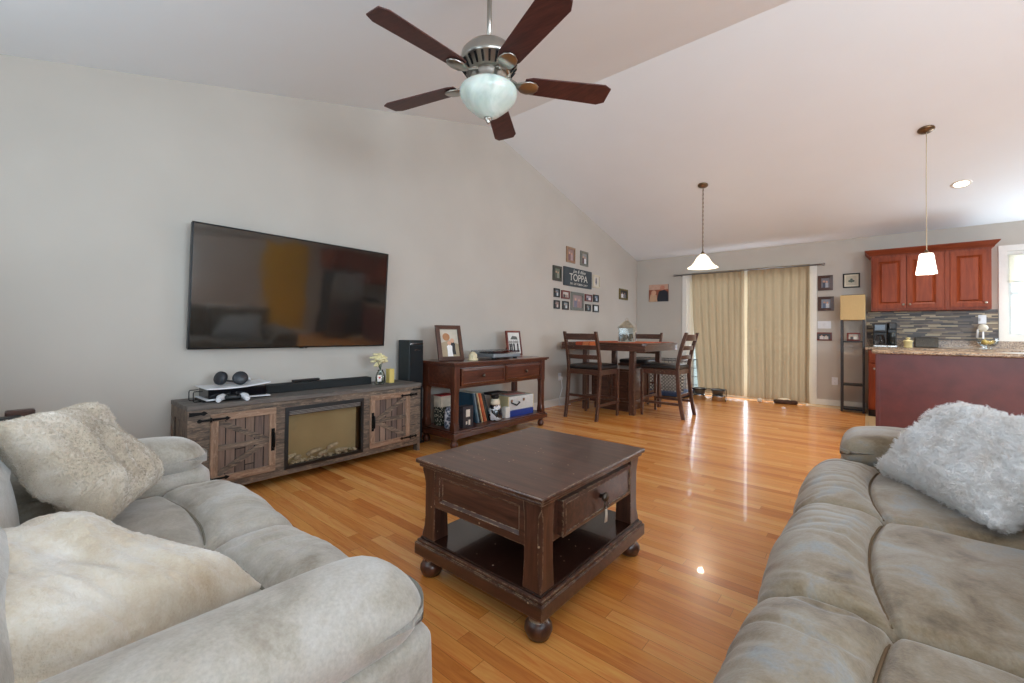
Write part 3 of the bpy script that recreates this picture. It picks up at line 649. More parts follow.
bm = BM(); box(bm, -hw2+.05, hw2-.05, -hd2+.03, -hd2+.045, az0-.02, DT-.036); box(bm, -hw2+.05, hw2-.05, hd2-.04, hd2-.02, az0-.02, DT-.036); bx(bm, -hw2+.06, hw2-.06, -hd2+.012, -hd2+.04, az0-.02, az0+.0, .003); bx(bm, -.012, .012, -hd2+.012, -hd2+.04, az0, DT-.036, .002); bx(bm, -hw2+.06, hw2-.06, -hd2+.012, -hd2+.04, DT-.055, DT-.036, .003); obj('apron', bm, M_cherry, sd)
for sx in (-1, 1):
    bm = BM(); xa = sx*(hw2-.02); box(bm, xa-.012, xa+.012, -hd2+.06, hd2-.06, az0-.02, DT-.036)
    n0 = len(bm.verts); frame_rect(bm, -hd2+.065, hd2-.065, az0-.018, DT-.038, .03, -.006, .0); bm.verts.ensure_lookup_table()
    for v in bm.verts[n0:]: v.co = Vector((xa+sx*(.012-v.co.y), v.co.x, v.co.z))
    obj('side_panel', bm, M_cherry, sd)
def drawer(par, x0, x1, z0, z1, y, m, kn, knob_xs, hm):
    bm = BM(); bx(bm, x0, x1, y, y+.03, z0, z1, .004); frame_rect(bm, x0+.0, x1-.0, z0, z1, .022, y-.008, y+.001, bev=.006); d = obj('drawer', bm, m, par)
    for kx in knob_xs:
        bm = BM(); lathe(bm, [(.006, 0), (.006, .012), (.015, .018), (.017, .024), (.012, .030), (.002, .032)], (kx, y, (z0+z1)/2), 18, M=Matrix.Rotation(pi/2, 3, 'X')); obj('knob', bm, hm, d)
    return d
M_pewter = plain('aged_pewter', (92, 84, 76), .4, .9, .15)
drawer(sd, -hw2+.085, -.016, az0+.004, DT-.06, -hd2+.002, M_cherry, 0, [-.335+.0], M_pewter)
drawer(sd, .016, hw2-.085, az0+.004, DT-.06, -hd2+.006, M_cherry, 0, [.335], M_pewter)

# picture content: flat printed figures
def pcol(c): return plain('print_%d_%d_%d' % tuple(c), c, .4, var=.08, scale=20)
PM = {}
def pm(c):
    c = tuple(c)
    if c not in PM: PM[c] = pcol(c)
    return PM[c]
def person2d(x, w, h, z0, head, body):
    hr = h*.13
    return [('poly', [(x-w*.5, z0), (x+w*.5, z0), (x+w*.42, z0+h*.35), (x+w*.5, z0+h*.62), (x+w*.2, z0+h*.72), (x-w*.2, z0+h*.72), (x-w*.5, z0+h*.62), (x-w*.42, z0+h*.35)], body), ('disc', (x, z0+h*.82, hr), head)]
def print_mesh(w, h, bg, items, y=0):
    """flat picture centred at 0 with its base at z=0; items drawn a hair in front of each other"""
    mats = [pm(bg)]; bm = BM(); quad(bm, [(-w/2, y, 0), (w/2, y, 0), (w/2, y, h), (-w/2, y, h)])
    for i, (k, g_, c) in enumerate(items):
        mats.append(pm(c)); yy = y-.0003*(i+1)
        if k == 'disc': pts = [(g_[0]+g_[2]*cos(2*pi*j/16), yy, g_[1]+g_[2]*sin(2*pi*j/16)) for j in range(16)]
        else: pts = [(p[0], yy, p[1]) for p in g_]
        pts = [(max(-w/2, min(w/2, p[0])), p[1], max(0, min(h, p[2]))) for p in pts]
        quad(bm, pts, i+1)
    return bm, mats
def picture(name, label, cat, loc, rz, w, h, fwid, fmat, matcol, bg, items_fn, depth=.022, group=None, tilt=0, easel=False, matw=0):
    t = thing(name, label, cat, loc, rz, group)
    T = Matrix.Rotation(rad(-tilt), 4, 'X')
    bm = BM(); frame_rect(bm, -w/2, w/2, 0, h, fwid, -depth, 0, bev=depth*.25); box(bm, -w/2+fwid*.5, w/2-fwid*.5, -.004, 0, fwid*.5, h-fwid*.5); xform(bm, T); obj('frame', bm, fmat, t)
    iw, ih = w-2*fwid, h-2*fwid
    if matw:
        bm = BM(); frame_rect(bm, -iw/2, iw/2, fwid, fwid+ih, matw, -.010, -.005); xform(bm, T); obj('mat_board', bm, pm(matcol), t); iw -= 2*matw; ih -= 2*matw
    bm, ms = print_mesh(iw, ih, bg, items_fn(iw, ih), -.006); xform(bm, T @ Matrix.Translation((0, 0, (h-ih)/2))); obj('photo_print', bm, ms, t)
    if easel:
        bm = BM(); H_ = h*.75; p = T @ Vector((0, 0, H_)); q = Vector((0, h*.52, 0)); prism(bm, [(p.y, p.z), (q.y, 0), (q.y+.006, 0), (p.y+.006, p.z)], -w*.13, w*.13, 'yz'); obj('easel_leg', bm, M_black, t)
    return t
SK = (206, 160, 132)
couple = lambda a, b, bgc=None: (lambda w, h: person2d(-w*.17, w*.34, h*.8, 0, SK, a)+person2d(w*.17, w*.36, h*.74, 0, SK, b))
M_fr_brown = wood('brown_frame', [(52, 30, 22), (76, 46, 34), (92, 58, 42)], 0, .35); M_fr_red = wood('red_brown_frame', [(76, 26, 20), (104, 40, 30), (120, 50, 38)], 0, .35)
M_fr_black = plain('black_frame', (26, 28, 28), .4); M_fr_grey = plain('grey_frame', (112, 114, 106), .5, var=.15); M_fr_tan = plain('tan_frame', (150, 118, 92), .5, var=.15); M_fr_cream = plain('cream_frame', (206, 196, 172), .5); M_fr_olive = plain('dark_olive_frame', (58, 60, 52), .5); M_fr_gold = plain('gold_black_frame', (110, 96, 48), .4, .3, .5, 60)
D = DT
picture('picture_frame', 'wide brown leaning frame with a wedding couple, on the sofa table end nearest the speaker', 'picture frame', (-3.06, 2.73, D), 76, .27, .35, .038, M_fr_brown, 0, (168, 150, 122), lambda w, h: [('poly', [(-w/2, h*.5), (0, h*.6), (w/2, h*.45), (w/2, h), (-w/2, h)], (196, 188, 172)), ('disc', (-w*.15, h*.72, w*.2), (170, 120, 80))]+person2d(w*.16, w*.3, h*.62, h*.08, SK, (34, 34, 38))+person2d(-.02*w, w*.3, h*.58, h*.02, SK, (236, 232, 228)), tilt=16, easel=True, depth=.024)
picture('picture_frame', 'slim red-brown frame with a black and white group photo, behind the turntable', 'picture frame', (-3.27, 3.93, D), 88, .26, .3, .022, M_fr_red, (232, 230, 224), (222, 222, 218), lambda w, h: sum([person2d(x*w, w*.17, h*.62, h*.05, (150, 148, 144), c) for x, c in ((-.36, (40, 40, 40)), (-.2, (60, 60, 62)), (0, (28, 28, 28)), (.18, (210, 210, 208)), (.34, (50, 50, 52)))], [])+[('poly', [(-w*.3, h*.7), (w*.4, h*.68), (w*.3, h*.85), (-w*.1, h*.88)], (90, 92, 88))], tilt=9, easel=True, matw=.012)
# turntable
tt = thing('turntable', 'silver turntable with clear lid on the dark sofa table', 'record player', (-3.08, 3.38, D), 90)
bm = BM(); bx(bm, -.215, .215, -.17, .17, .018, .055, .005); obj('plinth', bm, plain('silver_grey_plastic', (132, 138, 142), .35, .4), tt)
for sx in (-1, 1):
    for sy in (-1, 1): bm = BM(); lathe(bm, [(.022, 0), (.024, .01), (.018, .019)], (sx*.17, sy*.13, 0), 16); obj('foot', bm, M_black, tt)
bm = BM(); lathe(bm, [(.146, .056), (.148, .062), (.146, .068), (.004, .069), (.003, .078), (.0, .078)], (-.04, 0, 0), 40); obj('platter', bm, plain('dark_platter', (40, 42, 46), .3), tt)
bm = BM(); lathe(bm, [(.024, .055), (.022, .08), (.012, .085)], (.165, .11, 0), 16); tube(bm, [(.165, .11, .085), (.16, -.05, .085), (.12, -.11, .08)], .005, 6); obj('tonearm', bm, M_steel, tt)
bm = BM(); lw, ld, lh = .21, .165, .025
for q in ([(-lw, -ld, .0), (lw, -ld, 0), (lw, -ld, lh), (-lw, -ld, lh)], [(lw, -ld, 0), (lw, ld, 0), (lw, ld, lh), (lw, -ld, lh)], [(lw, ld, 0), (-lw, ld, 0), (-lw, ld, lh), (lw, ld, lh)], [(-lw, ld, 0), (-lw, -ld, 0), (-lw, -ld, lh), (-lw, ld, lh)], [(-lw, -ld, lh), (lw, -ld, lh), (lw, ld, lh), (-lw, ld, lh)]): quad(bm, [(p[0], p[1], p[2]+.062) for p in q])
so = obj('dust_cover', bm, thin_glass('clear_acrylic', (.93, .95, .97), .8), tt); m_ = so.modifiers.new('s', 'SOLIDIFY'); m_.thickness = .003
# little cream shell ornament
bm = BM(); lathe(bm, [(.0, 0), (.05, .0), (.055, .01), (.05, .018), (.0, .018)], n=20)
for i in range(9):
    a = 2*pi*i/9; rbox(bm, (.022*cos(a), .022*sin(a), .04), (.018, .018, .028), .014, (1, 1, 1))
rbox(bm, (0, 0, .055), (.022, .022, .03), .016, (1, 1, 1))
o = obj('shell_ornament', bm, plain('cream_ceramic', (222, 208, 172), .5, var=.15, scale=40)); o.location = (-2.97, 2.93, D); tag(o, 'small cream shell-shaped ornament beside the leaning wedding photo', 'ornament')

# lower shelf contents
S0 = .16
def simple(name, label, cat, bm, mats, loc, rz=0, group=None, **k):
    o = obj(name, bm, mats, **k); o.location = loc; o.rotation_euler = (0, 0, rad(rz)); return tag(o, label, cat, group)
gb = thing('gift_bag', 'floral paper gift bag at the far left back of the lower shelf', 'bag', (-3.2, 2.76, S0), 90)
kk = N('floral_paper'); vn = kk.n('ShaderNodeTexVoronoi'); kk.l(kk.coord(), vn.inputs['Vector']); vn.inputs['Scale'].default_value = 55
kk.base(kk.mix(kk.math('LESS_THAN', vn.outputs['Distance'], .35), (48, 52, 44), (212, 202, 180))); kk.set(Roughness=.6)
bm = BM(); loft(bm, [[(-.07, -.05, 0), (.07, -.05, 0), (.07, .05, 0), (-.07, .05, 0)], [(-.075, -.052, .18), (.075, -.052, .18), (.075, .052, .18), (-.075, .052, .18)]]); obj('lower_print', bm, kk.m, gb)
bm = BM(); loft(bm, [[(-.075, -.052, .18), (.075, -.052, .18), (.075, .052, .18), (-.075, .052, .18)], [(-.08, -.055, .29), (.08, -.055, .29), (.08, .055, .29), (-.08, .055, .29)]]); obj('upper_band', bm, plain('pale_print', (206, 196, 178), .6, var=.25, scale=14), gb)
bm = BM(); bx(bm, -.082, .082, -.058, .058, .285, .295, .002); obj('red_rim', bm, plain('red_paper', (160, 30, 40), .5), gb)
bm = BM(); box(bm, -.07, .07, -.045, .045, 0, .2); box(bm, -.03, .025, -.046, -.0452, .1, .17, 1); box(bm, -.03, -.01, -.046, -.0452, .03, .06, 1); box(bm, .005, .03, -.046, -.0452, .02, .07, 1)
simple('storage_carton', 'dark printed carton with white labels near the front leg on the lower shelf', 'box', bm, [plain('dark_carton', (52, 48, 54), .6, var=.3), plain('white_label', (222, 216, 204), .6)], (-2.97, 2.83, S0), 92, bevel=.002)
kk = N('blue_white_pattern'); vn = kk.n('ShaderNodeTexVoronoi'); kk.l(kk.coord(), vn.inputs['Vector']); vn.inputs['Scale'].default_value = 40; kk.base(kk.ramp(vn.outputs['Distance'], [(.2, (38, 46, 66)), (.5, (120, 132, 152)), (.7, (214, 216, 220))])); kk.set(Roughness=.3)
bm = BM(); lathe(bm, [(.05, 0), (.062, .01), (.065, .12), (.06, .17), (.045, .185), (.045, .2), (.0, .2)], n=28)
simple('patterned_canister', 'blue and white patterned canister behind the front leg of the sofa table', 'canister', bm, kk.m, (-3.02, 2.70, S0))
recs = [((44, 74, 92), 3.02), ((120, 140, 150), 3.045), ((30, 40, 44), 3.07), ((206, 180, 140), 3.10), ((186, 84, 50), 3.13), ((198, 120, 80), 3.155), ((60, 66, 60), 3.185), ((46, 52, 56), 3.215)]
RN = ['dark blue', 'pale grey-blue', 'black', 'cream', 'rust red', 'orange-tan', 'olive grey', 'charcoal']
bm0 = None
for i, (c, y) in enumerate(recs):
    t = thing('record_sleeve', RN[i]+' record sleeve leaning in the row on the lower shelf', 'record', (-3.14, y, S0), 90, 'record sleeves leaning on the lower shelf'); lean = 12+i*1.2
    T = Matrix.Rotation(rad(-lean), 4, 'Y')
    bm = BM(); box(bm, -.008, .008, -.15, .15, 0, .31); xform(bm, T); obj('sleeve', bm, plain('sleeve_card', c, .5, var=.15, scale=12), t, bevel=.001)
    bm = BM(); box(bm, -.005, .005, -.148, .1495, .305, .3115); xform(bm, T); obj('record_edge', bm, plain('paper_edge', (214, 206, 188), .7), t)
jr = thing('glass_jar', 'black and white printed jar with a cream collar and flat black lid', 'jar', (-2.97, 3.26, S0))
kk = N('cow_print'); kk.base(kk.ramp(kk.noise(kk.coord(), 18, 2), [(.52, (20, 26, 34)), (.54, (216, 218, 222))], True)); kk.set(Roughness=.2, Coat_Weight=.5)
bm = BM(); lathe(bm, [(.06, 0), (.075, .01), (.078, .04), (.068, .11), (.055, .15), (.05, .16)], n=32); obj('jar_body', bm, kk.m, jr)
bm = BM(); lathe(bm, [(.05, .158), (.052, .175), (.046, .215), (.04, .22)], n=28); obj('collar', bm, plain('cream_plastic', (224, 214, 190), .5), jr)
bm = BM(); lathe(bm, [(.03, .22), (.045, .24), (.03, .27)], n=20); bx(bm, -.07, .07, -.13, .12, .27, .29, .008); lathe(bm, [(.012, 0), (.012, .02)], (.0, 0, .245), 14, M=Matrix.Rotation(pi/2, 3, 'Y')); obj('lid', bm, M_black, jr)
bm = BM(); bx(bm, -.035, .035, -.03, .03, 0, .115, .003); simple('small_white_box', 'small plain white box standing in front of the pale carrying case', 'box', bm, plain('white_card2', (226, 226, 220), .5), (-2.96, 3.42, S0), 90)
bm = BM(); box(bm, -.2, .2, -.15, .15, 0, .062); simple('blue_box', 'flat bright blue box under the pale carrying case', 'box', bm, plain('cobalt_card', (24, 56, 140), .4), (-3.08, 3.66, S0), 88, bevel=.002)
cs = thing('carrying_case', 'pale cream and white carrying case with a black handle lying on the blue box', 'case', (-3.09, 3.68, S0+.062), 86)
bm = BM(); bx(bm, -.2, .2, -.14, .14, 0, .15, .006); obj('body', bm, plain('pale_vinyl', (206, 208, 206), .5), cs)
M_cv = plain('cream_vinyl', (222, 208, 160), .5)
for xa, xb in ((.196, .204), (-.204, -.196)): bm = BM(); bx(bm, xa, xb, -.142, .142, -.002, .152, .004); obj('end_panel', bm, M_cv, cs)
bm = BM(); tube(bm, [(-.16, -.142, .085), (-.155, -.16, .08), (-.1, -.165, .055), (-.045, -.16, .08), (-.04, -.142, .085)], .008, 8); obj('handle', bm, M_black, cs)
for xa in (-.17, .02): bm = BM(); bx(bm, xa, xa+.025, -.15, -.14, .09, .12, .002); obj('latch', bm, M_steel, cs)
bm = BM(); box(bm, -.12, .13, -.09, .1, 0, .005); box(bm, -.15, .1, -.07, .11, .005, .011); n0 = 0
simple('magazines', 'pile of printed magazines on the pale carrying case', 'magazines', bm, [plain('printed_cover', (158, 104, 96), .35, var=.4, scale=14)], (-3.12, 3.7, S0+.212), 80)
# ------------------------------------------------------------------ coffee table
CX0, CX1, CY0, CY1, CT = -1.535, -.838, 1.165, 2.015, .51
ct = thing('coffee_table', 'dark espresso square coffee table with worn edges, a drawer, open base shelf and bun feet', 'coffee table', ((CX0+CX1)/2, (CY0+CY1)/2, 0))
a, b = (CX1-CX0)/2, (CY1-CY0)/2
bm = BM(); bx(bm, -a, a, -b, b, CT-.02, CT, .006); bx(bm, -a+.012, a-.012, -b+.012, b-.012, CT-.036, CT-.02, .005); obj('top', bm, M_esp, ct)
LI = .065
for sx in (-1, 1):
    for sy in (-1, 1):
        bm = BM(); x, y = sx*(a-LI), sy*(b-LI)
        def sec(zz, w_, c):
            q = lambda a_, b_: c if (a_, b_) == (sx, sy) else .001
            c1, c2, c3, c4 = q(-1, -1), q(1, -1), q(1, 1), q(-1, 1)
            return [(x-w_, y-w_+c1, zz), (x-w_+c1, y-w_, zz), (x+w_-c2, y-w_, zz), (x+w_, y-w_+c2, zz), (x+w_, y+w_-c3, zz), (x+w_-c3, y+w_, zz), (x-w_+c4, y+w_, zz), (x-w_, y+w_-c4, zz)]
        loft(bm, [sec(.165, .040, .001), sec(.18, .040, .001), sec(.22, .0385, .012), sec(.26, .037, .013), sec(.40, .037, .013), sec(.43, .0385, .010), sec(.455, .040, .001), sec(CT-.034, .040, .001)]); obj('leg', bm, M_espz, ct)
        bm = BM(); bun(bm, sx*(a-.055), sy*(b-.055), .05, .098, n=28); obj('foot', bm, M_espz, ct)
bm = BM(); bx(bm, -a, a, -b, b, .092, .145, .006); bx(bm, -a+.008, a-.008, -b+.008, b-.008, .142, .158, .006); frame_rect(bm, -a+.014, a-.014, -b+.014, b-.014, .05, 0, 0)
bm.verts.ensure_lookup_table(); bmesh.ops.delete(bm, geom=bm.verts[-16:], context='VERTS')
obj('base_frame', bm, M_esp, ct)
kk = wood('espresso_shelf', [(30, 16, 12), (46, 26, 20), (56, 32, 24)], 1, .18, 40, .4, .03, wear=(180, 160, 140), wearamt=.8)
bm = BM(); bx(bm, -a+.02, a-.02, -b+.02, b-.02, .156, .168, .004); obj('shelf', bm, kk, ct)
def panel(name, w, z0, z1, M):
    bm = BM(); box(bm, -w/2, w/2, 0, .012, z0, z1); frame_rect(bm, -w/2, w/2, z0, z1, .028, -.012, .002); frame_rect(bm, -w/2+.028, w/2-.028, z0+.028, z1-.028, .010, -.002, .004, bev=-.008)
    xform(bm, M); return obj(name, bm, M_esp, ct)
pz0, pz1 = .31, CT-.036
panel('side_panel', 2*(a-LI-.035), pz0, pz1, Matrix.Translation((0, -b+LI-.022, 0)))
panel('side_panel', 2*(a-LI-.035), pz0, pz1, Matrix.Translation((0, b-LI+.022, 0)) @ Matrix.Rotation(pi, 4, 'Z'))
panel('back_panel', 2*(b-LI-.035), pz0, pz1, Matrix.Translation((-a+LI-.022, 0, 0)) @ Matrix.Rotation(-pi/2, 4, 'Z'))
dw = 2*(b-LI-.035); Mr = Matrix.Translation((a-LI+.022, 0, 0)) @ Matrix.Rotation(pi/2, 4, 'Z')
bm = BM(); box(bm, -dw/2, dw/2, .0, .014, pz0, pz1); xform(bm, Mr); obj('drawer_rail', bm, M_esp, ct)
bm = BM(); bx(bm, -dw/2+.05, dw/2-.03, -.024, .004, pz0+.012, pz1-.018, .004); frame_rect(bm, -dw/2+.05, dw/2-.03, pz0+.012, pz1-.018, .014, -.03, -.022, bev=.004); xform(bm, Mr); dr = obj('drawer', bm, M_esp, ct)
bm = BM(); zc = (pz0+pz1)/2; lathe(bm, [(.010, 0), (.008, .012), (.018, .016), (.020, .024), (.013, .032), (.003, .034)], (0.01, -.024, zc), 20, M=Matrix.Rotation(pi/2, 3, 'X'))
pts = [(.01+.016*sin(q), -.05, zc-.012-.016*(1-cos(q))) for q in [2*pi*k/14 for k in range(14)]]; tube(bm, pts, .0028, 6, closed=True); xform(bm, Mr); hd_ = obj('drawer_pull', bm, M_pewter, dr)
bm = BM()
for i in range(6): tube(bm, [(.01+.002*i-.005, -.05, zc-.04), (.008+.003*i-.006, -.052, zc-.07), (.006+.004*i-.008, -.05, zc-.10)], .0016, 5)
xform(bm, Mr); obj('tassel', bm, plain('pale_string', (196, 186, 170), .8), dr)

# ------------------------------------------------------------------ sofas
M_lt = fabric('light_grey_suede', [(146, 136, 120), (178, 171, 159), (194, 190, 184)], blot=6, fine=150, sheen=.5)
M_dk = fabric('taupe_suede', [(100, 84, 64), (134, 118, 95), (150, 138, 120), (142, 144, 144)], blot=7, fine=150, sheen=.5)
M_dkb = plain('dark_lining', (40, 36, 34), .9)
def seam(d, w_=.006, dep=.010): return -dep*math.exp(-(d/w_)**2)
def seat_cushion(x0, x1, yb, ysm, yf, zt, zb, seed, edge=.045, wr=.006):
    """soft seat pad: flat part behind, arched seam, then a bolster rolling over the front edge; runs along x"""
    nt, ns = 130, 96; L = x1-x0; bm = BM(); pipe = []
    prof = []                                    # (y, z, tag) along the profile
    R = .10
    n1 = 100
    for i in range(n1+1): prof.append((yb+(yf+R-yb)*i/n1, zt))
    for i in range(1, 25):
        q = pi/2*i/24; prof.append((yf+R-R*sin(q), zt-R+R*cos(q)))
    n3 = 14
    for i in range(1, n3+1): prof.append((yf+.0+.012*sin(i/n3*pi), zt-R-(zt-R-zb)*i/n3))
    nrm = []
    for i in range(len(prof)):
        p, q = prof[max(0, i-1)], prof[min(len(prof)-1, i+1)]; t_ = Vector((q[0]-p[0], q[1]-p[1])).normalized(); nrm.append(Vector((t_.y, -t_.x)) if False else Vector((-(-t_.y), -t_.x)))
    g = []
    for j in range(nt+1):
        t = .5-.5*cos(pi*j/nt); x = x0+L*t; row = []
        de = min(t, 1-t)*L
        ed = -.055*(1-sqrt(max(0, 1-(1-min(1, de/edge))**2)))
        arc = ysm - .045*sin(pi*t)**.8 + .0
        for i, (y, z_) in enumerate(prof):
            n = nrm[i]; 
            if n.y < 0: n = -n
            if i > n1: n = Vector((-abs(n.x), max(0, n.y))); 
            sd_ = y-arc if i <= n1+4 else -1
            d = ed
            d += seam(sd_, .009, .016)
            back = 1 if sd_ > 0 else 0
            crown = .022*sin(pi*t)**.7
            if back: d += crown*min(1, sd_/.10)*.9 + .012*nz((x*3, y*3, seed))
            else: d += crown*min(1, abs(sd_)/.05) + .012*min(1, abs(sd_)/.06)
            # wrinkles running across the bolster
            if not back:
                w1 = nz((x*26+2*nz((x*5, y*7, seed)), y*3.5+z_*3, seed+3)); d += -wr*max(0, w1)**1.0*2.2*min(1, abs(sd_)/.03)
            else: d += .004*nz((x*6, y*14, seed+5))
            d += .006*nz((x*7, y*7+z_*5, seed+8))
            y2, z2 = y+n.x*d, z_+n.y*d
            if i <= n1 and row and (prof[i-1][0]-arc)*(y-arc) <= 0 and .03 < t < .97 and j % 3 == 0: pipe.append(Vector((x, y2, z2+.001)))
            row.append(bm.verts.new((x, y2, z2)))
        g.append(row)
    for j in range(nt):
        for i in range(len(prof)-1): bm.faces.new((g[j][i], g[j][i+1], g[j+1][i+1], g[j+1][i])).smooth = True
    for row in (g[0], g[-1]):
        a_ = bm.verts.new((row[0].co.x, yb, zb)); 
        try: bm.faces.new(row+[a_])
        except ValueError: pass
    return bm, pipe
def back_cushion(x0, x1, y, zb, zt, seed, th=.13, lean=.12):
    bm = BM(); h = ((x1-x0)/2-.004, th, (zt-zb)/2)
    def fn(p):
        u, w_ = p.x/h[0], p.z/h[2]; P = p.copy()
        P.y += (-.045 if p.y < 0 else 0)*max(0, (1-u*u))*max(0, (1-w_*w_))
        if p.y < 0: P.y += .012*nz((p.x*5, p.z*5, seed))+seam(p.z-.02-.03*u*u, .008, .012)
        P.y += lean*(w_+1)*.5; return P
    rbox(bm, ((x0+x1)/2, y+th, (zb+zt)/2), h, (.06, .08, .07), (14, 3, 12), fn); return bm
def sofa_arm(par, x0, x1, y0, y1, zt, mat, seed, out=1, pr=None, pmat=None):
    """arm: lower panel with a soft rolled pad on top that overhangs; y0 is the front"""
    w_ = x1-x0; xc = (x0+x1)/2
    bm = BM(); h = (w_/2-.004, (y1-y0)/2-.0, (zt-.12-.04)/2)
    def fn(p): 
        P = p.copy(); P.x += .012*nz((p.y*3, p.z*4, seed))*(1 if abs(p.x) > h[0]*.7 else 0)
        if out*p.x > h[0]*.7: P.x += out*(seam(p.y+.12+.02*sin(p.z*6), .006, .008))
        P.y += -.02*cos(p.z/h[2]*1.2)*(1 if p.y < 0 else 0); return P
    rbox(bm, (xc, (y0+y1)/2, .04+h[2]), h, (.05, .06, .03), (6, 30, 16), fn); obj('arm_panel', bm, mat, par)
    bm = BM(); h2 = (w_/2+.008, (y1-y0)/2+.01, .08)
    def fn2(p):
        P = p.copy(); u = p.y/h2[1]
        P.z += .012*(1-u*u) + .006*nz((p.x*6, p.y*4, seed+2)); P.z += -.03*max(0, (-u-.55)/.45)**2*(1 if p.z > 0 else -.3); 
        P.x += .010*nz((p.y*5, p.z*8, seed+5)); P.z += seam(p.x-out*(h2[0]*.78), .006, .006) if p.z > 0 else 0; return P
    rbox(bm, (xc, (y0+y1)/2-.0, zt-.08), h2, (pr or h2[0]*.95, pr or .10, pr or .078), (8, 24, 5), fn2); obj('arm_pad', bm, mat, par); return
    xo = xc+out*(w_/2+.006); bm = BM(); tube(bm, [(xo-out*.01*cos(i*.3), y0+.05+(y1-y0-.1)*i/20, zt-.135+.003*sin(i)) for i in range(21)], .0035, 6); obj('piping', bm, pmat, ap)
def sofa(name, label, loc, rz, inner, nseat, depth, mat, seed, seat_z, arm_w, arm_t, back_h, ysm, yseatb, yf, armfront, pmat, pr=None):
    """local: x along the sofa, front towards -y, seat between 0 and inner"""
    t = thing(name, label, 'sofa', loc, rz); sw = inner/nseat
    yb = depth
    bm = BM(); rbox(bm, (inner/2, (yf+.1+yb)/2, .17), (inner/2, (yb-yf-.1)/2, .13), .02, (4, 4, 2)); obj('base', bm, mat, t)
    for i in range(nseat):
        bm, pipe = seat_cushion(i*sw+.002, (i+1)*sw-.002, yseatb+.08, ysm, yf, seat_z, .10, seed+i*7); sc_ = obj('seat_cushion', bm, mat, t)
        for _ in range(12): pipe = [pipe[0]]+[(pipe[q-1]+pipe[q]*2+pipe[q+1])/4 for q in range(1, len(pipe)-1)]+[pipe[-1]]
        bm = BM(); tube(bm, pipe, .0035, 6); obj('piping', bm, pmat, sc_)
    for i in range(nseat):
        bm = back_cushion(i*sw, (i+1)*sw, yseatb, seat_z-.03, back_h, seed+i*5+50); obj('back_cushion', bm, mat, t)
    bm = BM(); rbox(bm, (inner/2, yb-.07, back_h/2), (inner/2+arm_w*.6, .08, back_h/2-.03), (.05, .05, .06), (10, 2, 8)); obj('back_frame', bm, mat, t)
    for s_ in (-1, 1):
        x0, x1 = (-arm_w, 0) if s_ < 0 else (inner, inner+arm_w); sofa_arm(t, x0, x1, armfront, yb-.06, arm_t, mat, seed+s_, s_, pr, pmat)
    for sx in (-.1, inner+.1):
        for sy in (yf+.22, yb-.12): bm = BM(); lathe(bm, [(.025, 0), (.032, .05)], (sx, sy, 0), 16); obj('foot', bm, M_dkb, t)
    return t
# loveseat: faces +y (world). local x -> -x world.
LX1, LX0 = -.83, -2.03
ls = sofa('loveseat', 'light grey suede loveseat with two seat cushions, facing the dining area', (LX1, 0, 0), 180, LX1-LX0, 2, .42, M_lt, 11, .455, .212, .635, .88, -.36, -.02, -.615, -.53, plain('grey_piping', (132, 126, 114), .8))
# right sofa: faces -x. local -y -> -x ; local x -> -y world
FYT = 2.55
fs = sofa('sofa', 'taupe suede three-seat sofa on the right, seen along its seat cushions', (0, FYT, 0), -90, 2.05, 3, .92, M_dk, 31, .475, .36, .61, .92, .045, .44, -.20, -.10, plain('brown_piping', (104, 84, 60), .8), pr=.06)

# ------------------------------------------------------------------ throw pillows
def pillow(c00, c10, c11, c01, th, seed, n=110, fur=.004, fscale=90, fold=.02, ear=.06, big=0):
    """soft pillow spanned by four corners; closed mesh with thickness"""
    C = [Vector(c) for c in (c00, c10, c11, c01)]; bm = BM()
    nrm = (C[1]-C[0]).cross(C[3]-C[0]).normalized(); cen = sum(C, Vector())/4
    def P(u, v, s_):
        p = C[0]*(1-u)*(1-v)+C[1]*u*(1-v)+C[2]*u*v+C[3]*(1-u)*v
        a_, b_ = 2*u-1, 2*v-1
        pin = ear*(a_*a_*(1-b_*b_)*.5*0+ (1-b_*b_)*0)
        p += (cen-p)*(ear*((1-a_*a_)*b_*b_+(1-b_*b_)*a_*a_))
        t_ = (max(0, 1-a_**4)*max(0, 1-b_**4))**.55
        d = th/2*t_
        m_ = min(1, t_*2)
        d += fold*m_*nz((u*3.2, v*3.2, seed+s_)) + fold*.6*m_*nz((u*9+nz((u*2, v*2, seed)), v*2.6, seed+s_*2+5))
        p += nrm*s_*(d+.006)
        q = p+nrm*s_*fur*(nz(p, fscale, seed)*1.1+nz(p, fscale*2.3, seed+3)*.6)*1.0
        if big: 
            r_ = noise.voronoi(p*big)[0]; q += nrm*s_*fur*2.2*(.5-min(1, r_[0]*1.6)); q += Vector((nz(p, big*1.4, 1), nz(p, big*1.4, 2), nz(p, big*1.4, 3)))*fur*1.1
        return q
    g = {}
    for s_ in (1, -1):
        for i in range(n+1):
            for j in range(n+1):
                edge = i in (0, n) or j in (0, n)
                if edge and s_ == -1: g[(s_, i, j)] = g[(1, i, j)]; continue
                u, v = .5-.5*cos(pi*i/n)*.999, .5-.5*cos(pi*j/n)*.999
                u = .6*u+.4*i/n; v = .6*v+.4*j/n
                g[(s_, i, j)] = bm.verts.new(P(u, v, s_) if not edge else (P(u, v, 1)+P(u, v, -1))/2)
    for s_ in (1, -1):
        for i in range(n):
            for j in range(n):
                q = [g[(s_, i, j)], g[(s_, i+1, j)], g[(s_, i+1, j+1)], g[(s_, i, j+1)]]
                try: bm.faces.new(q if s_ > 0 else q[::-1]).smooth = True
                except ValueError: pass
    return bm
M_plush = fabric('beige_plush', [(184, 168, 146), (204, 190, 170), (222, 212, 198)], blot=9, fine=220, sheen=.8, bump=.6)
